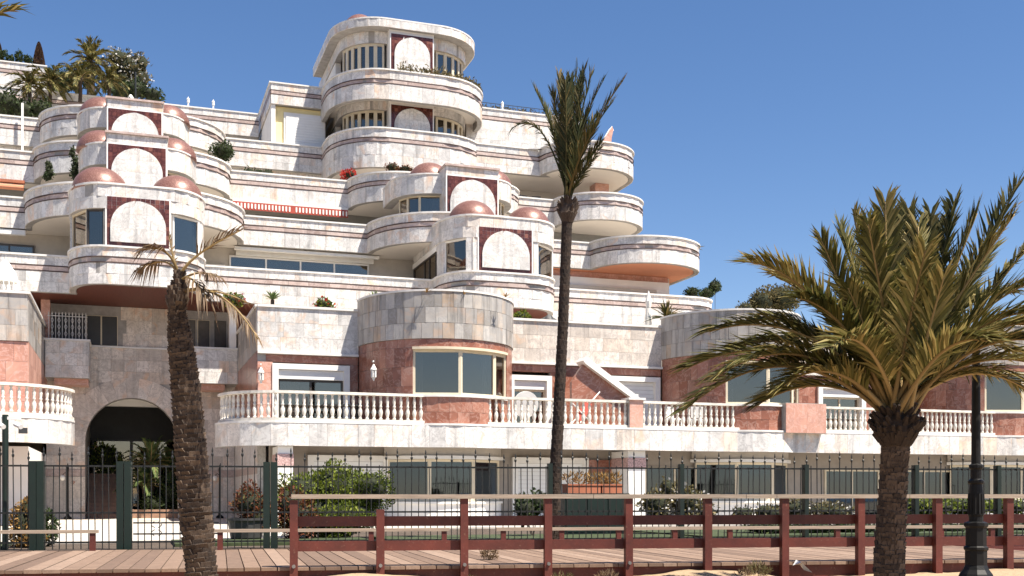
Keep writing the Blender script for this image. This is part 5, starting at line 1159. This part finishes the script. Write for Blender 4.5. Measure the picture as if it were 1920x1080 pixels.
# -- garden behind the fence
def gb(px, py, V, rx, rz, ry=None): return bl_(px,py,rx,rz,V,ry)
V = 27.2
shrub('garden_bush', (U(620,V),V,0), [gb(570,925,V,.65,.55),gb(630,918,V,.8,.65),gb(690,920,V,.62,.55),gb(620,968,V,1.3,.6)], 17000, .095, 'leaf_green', 'big bright green bush behind the fence below the white balcony', stems=6)
shrub('garden_bush', (U(545,V-1),V-1,0), [gb(545,950,V-1,.35,.5),gb(560,975,V-1,.45,.5)], 2000, .1, 'leaf_red', 'reddish bush at the left foot of the big green bush')
shrub('garden_bush', (U(465,26.5),26.5,0), [gb(468,945,26.5,.45,.45),gb(485,970,26.5,.45,.4)], 2600, .09, 'leaf_red', 'round dark red bush behind the fence right of the gate')
q = (U(462,26.3),26.3,0)
build_mesh_thing('plant_pot', MB().lathe((q[0],q[1],-.02), [(.28,0),(.36,.1),(.42,.45),(.46,.5),(.46,.55),(.38,.55),(.36,.45)], 16), 'tarp', q, 'large dark pot under the round dark red bush', 'pot')
shrub('garden_bush', (U(52,25),25,0), [gb(45,985,25,.28,.55),gb(52,955,25,.2,.3),gb(58,1010,25,.36,.3)], 1700, .1, 'leaf_rust', 'upright golden rust bush behind the fence at far left')
shrub('garden_bush', (U(92,25.3),25.3,0), [gb(92,990,25.3,.22,.38)], 600, .1, 'leaf_dark', 'narrow dark bush beside the golden rust bush')
t = shrub('white_flower_shrub', (U(1265,26),26,0), [gb(1230,945,26,.45,.4),gb(1285,940,26,.5,.45),gb(1320,960,26,.35,.3),gb(1250,915,26,.2,.3)], 1500, .12, 'leaf_olive', 'loose shrub with white flowers behind the fence right of the palm', flower=(160,'petal_white',.09))
shrub('white_flower_shrub', (U(1420,26),26,0), [gb(1395,965,26,.4,.25),gb(1440,962,26,.45,.28),gb(1550,960,26,.7,.3),gb(1490,955,26,.5,.3)], 1400, .12, 'leaf_olive', 'low shrub with white flowers in front of the second ground floor bay', flower=(120,'petal_white',.08))
shrub('clipped_hedge', (U(1800,27),27,0), [gb(1740,950,27,.9,.28),gb(1810,950,27,.9,.28),gb(1890,950,27,.9,.28)], 2600, .13, 'leaf_green', 'low yellow green clipped hedge behind the lamp post', 'hedge')
shrub('dark_hedge', (U(1650,25.6),25.6,0), [gb(x,990,25.6,.8,.2) for x in (1440,1520,1600,1680,1760,1840,1910)], 2400, .12, 'leaf_dark', 'dark ground hugging hedge along the right fence', 'hedge')
shrub('dark_shrub', (U(1000,26),26,0), [gb(985,955,26,.35,.35),gb(1010,945,26,.25,.35)], 700, .12, 'leaf_dark', 'small dark shrub left of the tall palm trunk')
for i, (px, V, h, r_) in enumerate(((283,51.5,2.1,1.6),(272,51.2,1.2,1.1),(320,52.5,1.9,1.2))):
    q = (U(px,V),V,.2); feather('cycad_palm', q, h, r_, 22, ('larger cycad with long arching fronds inside the archway','lower cycad with pale fronds in front inside the archway','cycad at the right inside the archway behind the leaning trunk')[i], mat='leaf_agave', cat='cycad', ll=.32, trad=.13, lw=.022, nl=30, el=(-5,75))
shrub('archway_shrub', (U(295,51),51,.1), [gb(285,945,51,.6,.5),gb(318,925,51.4,.5,.7)], 1500, .16, 'leaf_dark', 'dark leafy shrub at the foot of the cycads in the archway')
shrub('archway_shrub', (U(195,55.3),55.3,1.9), [gb(195,860,55.3,.7,.8),gb(220,875,55.5,.4,.7)], 900, .18, 'leaf_green', 'leafy plants at the top of the archway steps')
# ------------------------------------------------------------------ furniture and small things
# planter table with terracotta boxes
zc = Z(1110,925,26.5)
pt = Thing('planter_stand', (U(1110,26.5),26.6,0), 'dark green cabinet behind the fence carrying terracotta planters', 'stand')
ua, ub = U(1055,26.5), U(1172,26.5)
pt.part('top', MB().box(ua-.04,ub+.04,26.3,27.0,zc-.05,zc), 'green_paint'); pt.part('body', MB().box(ua,ub,26.35,26.95,.03,zc-.05), 'green_paint')
for k in range(3): pt.part('door', MB().box(ua+.04+(ub-ua)*k/3,ua-.02+(ub-ua)*(k+1)/3,26.33,26.35,.12,zc-.1), 'green_paint')
for i, (x0,x1) in enumerate(((1062,1124),(1127,1164))):
    a, b = U(x0,26.5), U(x1,26.5); t = Thing('terracotta_planter', ((a+b)/2,26.6,zc), ('long terracotta planter with dry yellow plants on the green cabinet','shorter terracotta planter at the right end of the green cabinet')[i], 'planter')
    t.part('trough', MB().prism([(a,26.42),(b,26.42),(b,26.8),(a,26.8)], zc+.002, zc+.2).box(a-.02,b+.02,26.4,26.82,zc+.2,zc+.24), 'terracotta')
    t.part('foliage', cloud([(a+(b-a)*(k+.5)/3,26.6,zc+.38,(b-a)/4,.2,.18) for k in range(3)], 320, .13, narrow=.25, up=.8), 'leaf_rust', kind='stuff')
wall_lantern(U(489,41.0), 41.08, Z(489,700,41), 'white lantern on the pink corner left of the glass balcony door')
wall_lantern(U(699,39.5), 39.5, Z(699,695,39.5), 'white lantern on the red marble of the first round bay')
# balcony furniture
t = Thing('balcony_table', (7.2,39.6,3.56), 'dark table and stools behind the balustrade before the sliding door', 'table')
t.part('table_top', MB().box(6.5,7.9,39.3,40.0,4.22,4.27), 'dark_plastic')
for x in (6.6,7.8):
    for y in (39.4,39.9): t.part('leg', MB().box(x-.03,x+.03,y-.03,y+.03,3.56,4.22), 'dark_plastic')
def chair(u, v, z, rz, label, mat, grp=None):
    t = Thing('chair', (u,v,z), label, 'chair', group=grp); c, s = math.cos(rz), math.sin(rz)
    def pb(m, x0,x1,y0,y1,z0,z1): m.obox((u,v),(c,s),(-s,c),x0,x1,y0,y1,z+z0,z+z1)
    m = MB(); pb(m,-.24,.24,-.24,.24,.42,.47); t.part('seat', m, mat)
    m = MB(); pb(m,-.24,.24,.2,.25,.5,.95); t.part('backrest', m, mat)
    for x in (-.21,.21):
        for y in (-.21,.21): m = MB(); pb(m,x-.025,x+.025,y-.025,y+.025,0,.42); t.part('leg', m, mat)
chair(5.65,39.5,3.56,R(-80),'dark chair at the left end of the dark balcony table','dark_plastic'); chair(8.35,39.5,3.56,R(85),'dark chair right of the dark balcony table','dark_plastic')
ur = U(985,39.2); t = Thing('round_table', (ur,39.2,3.56), 'round white table top tipped up behind the balustrade', 'table')
t.part('table_top', MB().tube([(ur,39.14,4.42),(ur,39.19,4.43)], .5, 28), 'white_metal'); t.part('leg', MB().box(ur-.04,ur+.04,39.2,39.3,3.56,4.4), 'white_metal'); t.part('foot', MB().box(ur-.3,ur+.3,39.16,39.4,3.56,3.6), 'white_metal')
ur = U(1085,39.0); t = Thing('folded_deckchair', (ur,38.9,3.56), 'folded deckchair leaning behind the balustrade at the foot of the stair wall', 'chair')
m = MB(); m.tube([(ur-.5,38.8,3.58),(ur+1.0,39.3,5.0)], .025, 6).tube([(ur-.3,38.9,4.5),(ur+.6,38.8,3.6)], .022, 6).tube([(ur-.1,38.7,3.6),(ur+.4,39.1,4.6)], .022, 6); t.part('frame', m, 'white_metal')
t.part('fabric', MB().add([(ur-.2,38.82,3.9),(ur+.1,38.75,3.8),(ur+.55,39.0,4.5),(ur+.25,39.05,4.6)], [(0,1,2,3)]), 'awning_red')
chair(20.2,39.2,3.56,R(20),'left white chair behind the balustrade near the second round bay','white_metal'); chair(21.2,39.2,3.56,R(160),'right white chair behind the balustrade near the second round bay','white_metal')
chair(28.3,39.2,3.56,R(30),'dark chair behind the balustrade at the right palm','dark_plastic')
# tarp-covered furniture on the roof, closed parasol
t = Thing('covered_furniture', (U(1005,42.8),42.8,7.0), 'dark tarpaulin over a peaked stack of furniture on the villa roof', 'tarpaulin')
a, b = U(975,42.8), U(1048,42.8)
m = MB(); nx = 14
vs = [(a+(b-a)*i/nx, 42.4+.9*j/4, 6.6+ (1.28+.55*max(0,1-abs(i/nx-.75)*2.2)+.12*(i/nx))*(1-abs(j/4-.5)*.6)+rng.uniform(-.03,.03)) for i in range(nx+1) for j in range(5)]
fs = [(i*5+j,(i+1)*5+j,(i+1)*5+j+1,i*5+j+1) for i in range(nx) for j in range(4)]
t.part('cloth', m.add(vs, fs), 'tarp'); t.part('stack', MB().box(a+.1,b-.1,42.5,43.2,6.6,7.6), 'dark_plastic')
up_ = U(1216,43.0); t = Thing('closed_parasol', (up_,43,6.6), 'closed white parasol standing on the roof left of the dark cycad', 'parasol')
t.part('pole', MB().tube([(up_,43,6.6),(up_,43,9.75)], .03, 8), 'white_metal'); t.part('canopy', MB().lathe((up_,43,7.6),[(.05,0),(.17,.1),(.15,.9),(.10,1.4),(.14,1.7),(.03,2.1)],10), 'awning_white')
t.part('base', MB().box(up_-.25,up_+.25,42.75,43.25,6.6,6.68), 'white_plaster')
# white wicker lantern on the far left roof
ul = U(8,42.0); t = Thing('wicker_lantern', (ul,42.2,7.98), 'big white wicker lantern ornament on the far left roof', 'lantern')
m = MB()
for k in range(16):
    a = 2*math.pi*k/16; m.tube([(ul+.42*math.cos(a),42.2+.42*math.sin(a),7.98),(ul+.44*math.cos(a),42.2+.44*math.sin(a),8.4),(ul+.34*math.cos(a+.2),42.2+.34*math.sin(a+.2),8.75),(ul+.12*math.cos(a+.4),42.2+.12*math.sin(a+.4),9.1),(ul,42.2,9.2)], .018, 5)
t.part('ribs', m, 'white_metal', kind='stuff')
t.part('dome_cover', MB().lathe((ul,42.2,8.42),[(.41,0),(.33,.33),(.2,.55),(.03,.74)],16), 'awning_white')
# shell-shaped ornament and lantern posts on the skyline terraces
us2 = U(1142,54.2); t = Thing('shell_ornament', (us2,54.3,19.56), 'white rimmed reddish fin ornament on the right skyline terrace', 'ornament')
z0 = 19.56; outline = [(us2-.45,z0),(us2-.2,z0+.45),(us2+.08,z0+.9),(us2+.24,z0+1.1),(us2+.3,z0+.9),(us2+.2,z0+.5),(us2+.15,z0)]
t.part('fin', MB().vprism(outline, 54.3, 54.42), 'pink_marble'); m = MB(); m.tube([(p[0],54.36,p[1]) for p in outline[:5]], .05, 6); t.part('rim', m, 'white_plaster')
def post_lantern(px, V, z, label):
    u = U(px,V); t = Thing('post_lantern', (u,V,z), label, 'lantern', group='white lanterns on the parapets'); t.part('post', MB().box(u-.04,u+.04,V-.04,V+.04,z,z+.18), 'white_metal')
    t.part('head', MB().lathe((u,V,z+.18),[(.03,0),(.075,.03),(.075,.2),(.09,.22),(.02,.31),(.012,.36)],8), 'white_metal')
post_lantern(353,64,22.52,'white lantern on the skyline parapet just right of the left domes'); post_lantern(400,64,22.52,'white lantern on the skyline parapet left of the yellow walled block')
post_lantern(1164,55.5,19.56,'white lantern at the right rim of the right skyline terrace'); post_lantern(942,58.7,22.42,'white lantern on the parapet between crown tower and tall palm')
t = Thing('roof_fence', (20.5,58.9,22.42), 'thin dark fence with dry plants on the parapet right of the crown tower', 'fence')
t.part('rail', MB().box(18.2,24.3,58.88,58.9,22.8,22.83), 'iron')
for k in range(24): t.part('bar', MB().box(18.25+k*.26,18.265+k*.26,58.88,58.9,22.42,22.8), 'iron')
t.part('foliage', cloud([(18.6+k*.75,59.05,22.6,.42,.2,.18) for k in range(8)], 700, .13), 'leaf_olive', kind='stuff')
# white flag pole far left, street lamps by the arch, floodlight
q = at(42,283,58.9); build_mesh_thing('white_pole', MB().box(q[0]-.05,q[0]+.05,58.9,59.0,16.3,20.1), 'white_metal', (q[0],59,16.3), 'plain white pole standing before the far left upper parapet', 'pole')
q = W(210,180,62); t = Thing('garden_lamp', (U(254,65),65,21.5), 'thin dark garden lamp pole in front of the oleander', 'lamp'); uu = U(254,65); t.part('pole', MB().tube([(uu,65,21.5),(uu,65,Z(254,135,65))], .05, 8), 'iron'); t.part('lamp_head', MB().lathe((uu-.25,65,22.6),[(.1,0),(.16,.05),(.16,.4),(.05,.55)],8), 'white_metal')
for i, (px, sd) in enumerate(((127,-1),(412,1))):
    u = U(px,48.9); t = Thing('court_lamp', (u,48.9,.03), ('black lamp post with white globe left of the archway','black lamp post right of the archway behind the leaning trunk')[i], 'lamp post')
    t.part('post', MB().lathe((u,48.9,.03),[(.16,0),(.16,.08),(.06,.16),(.045,.3),(.035,1.9),(.05,2.1),(.01,2.3)],10), 'black_paint')
    t.part('arm', MB().tube([(u,48.9,1.85),(u-.1,48.9,1.95),(u-.2,48.9,1.85)], .015, 6), 'black_paint'); m = MB(); m.smooth = True
    t.part('globe', m.lathe((u-.2,48.9,1.72),[(.03,-.1),(.09,-.05),(.11,.03),(.07,.1),(.02,.13)],12), 'awning_white')
# dry tumbleweed on the deck, weeds and bleached driftwood in the sand
def boardpt(px, v, z): u = U(px,v,B); return (u, v, z)
q = boardpt(918,18.2,0); shrub('tumbleweed', q, [(q[0],q[1],.10,.16,.16,.11)], 360, .09, 'palm_leaf_dry', 'dry tumbleweed lying on the boardwalk', 'weed', ang=B, narrow=.15, stems=2, up=.4, core=False)
for i, (px, v, r_, n, mt) in enumerate(((1420,16.55,.28,420,'leaf_olive'),(1395,16.4,.18,160,'palm_leaf_dry'),(1055,15.9,.2,160,'leaf_olive'),(1140,16.3,.2,150,'palm_leaf_dry'),(885,16.2,.12,90,'leaf_olive'))):
    q = boardpt(px,v,-.22); shrub('beach_weed', q, [(q[0],q[1],-.22+r_*.4,r_*.8,r_*.7,r_*.45)], n, .1, mt, ('bushy dry weed at the foot of the railing left of the right palm','bleached twigs beside the bushy weed','sparse weed in the sand below the tall palm','pale dry weed in the sand right of the tall palm','tiny weed in the sand near the second railing post')[i], 'weed', ang=B, narrow=.12, stems=3, up=.9, core=False)
q = boardpt(1500,16.3,-.1); t = Thing('litter', q, 'crumpled white and violet wrapper in the sand near the railing', 'litter', ang=B)
t.part('wrapper', MB().add([(q[0]-.12,q[1],-.02),(q[0]+.0,q[1]-.05,.03),(q[0]+.22,q[1]+.03,-.14),(q[0]+.1,q[1]+.08,-.1),(q[0]-.02,q[1]+.1,.06)],[(0,1,4),(1,2,3,4)]), 'white_metal')
chair(U(985,56.2),56.2,16.2,R(10),'left dark chair on the shaded terrace under the big curved overhang','dark_plastic'); chair(U(1006,56.2),56.2,16.2,R(-15),'right dark chair on the shaded terrace under the big curved overhang','dark_plastic')
fx = U(43,38.0); t = Thing('floodlight', (fx,38.1,2.9), 'small dark floodlight on the far left balcony fascia', 'floodlight')
t.part('housing', MB().box(fx-.13,fx+.13,37.98,38.08,2.98,3.16), 'dark_plastic'); t.part('bracket', MB().box(fx-.02,fx+.02,38.08,38.2,3.0,3.1), 'dark_plastic')
for i, (px, pyb, pyt) in enumerate(((140,335,278),(93,335,305))):
    V = 51.6; q = (U(px,V),V,Z(px,pyb,V)); zt = Z(px,pyt,V); n_ = 7
    shrub('climbing_plant', q, [(q[0]+rng.uniform(-.1,.1),V,q[2]+(zt-q[2])*(k+.5)/n_,.22*(1-.5*k/n_),.2,.16) for k in range(n_)], 380, .12, 'leaf_dark', ('tall climbing plant beside the lowest left dome','shorter climbing plant left of the lowest left dome')[i], 'plant', stems=1)
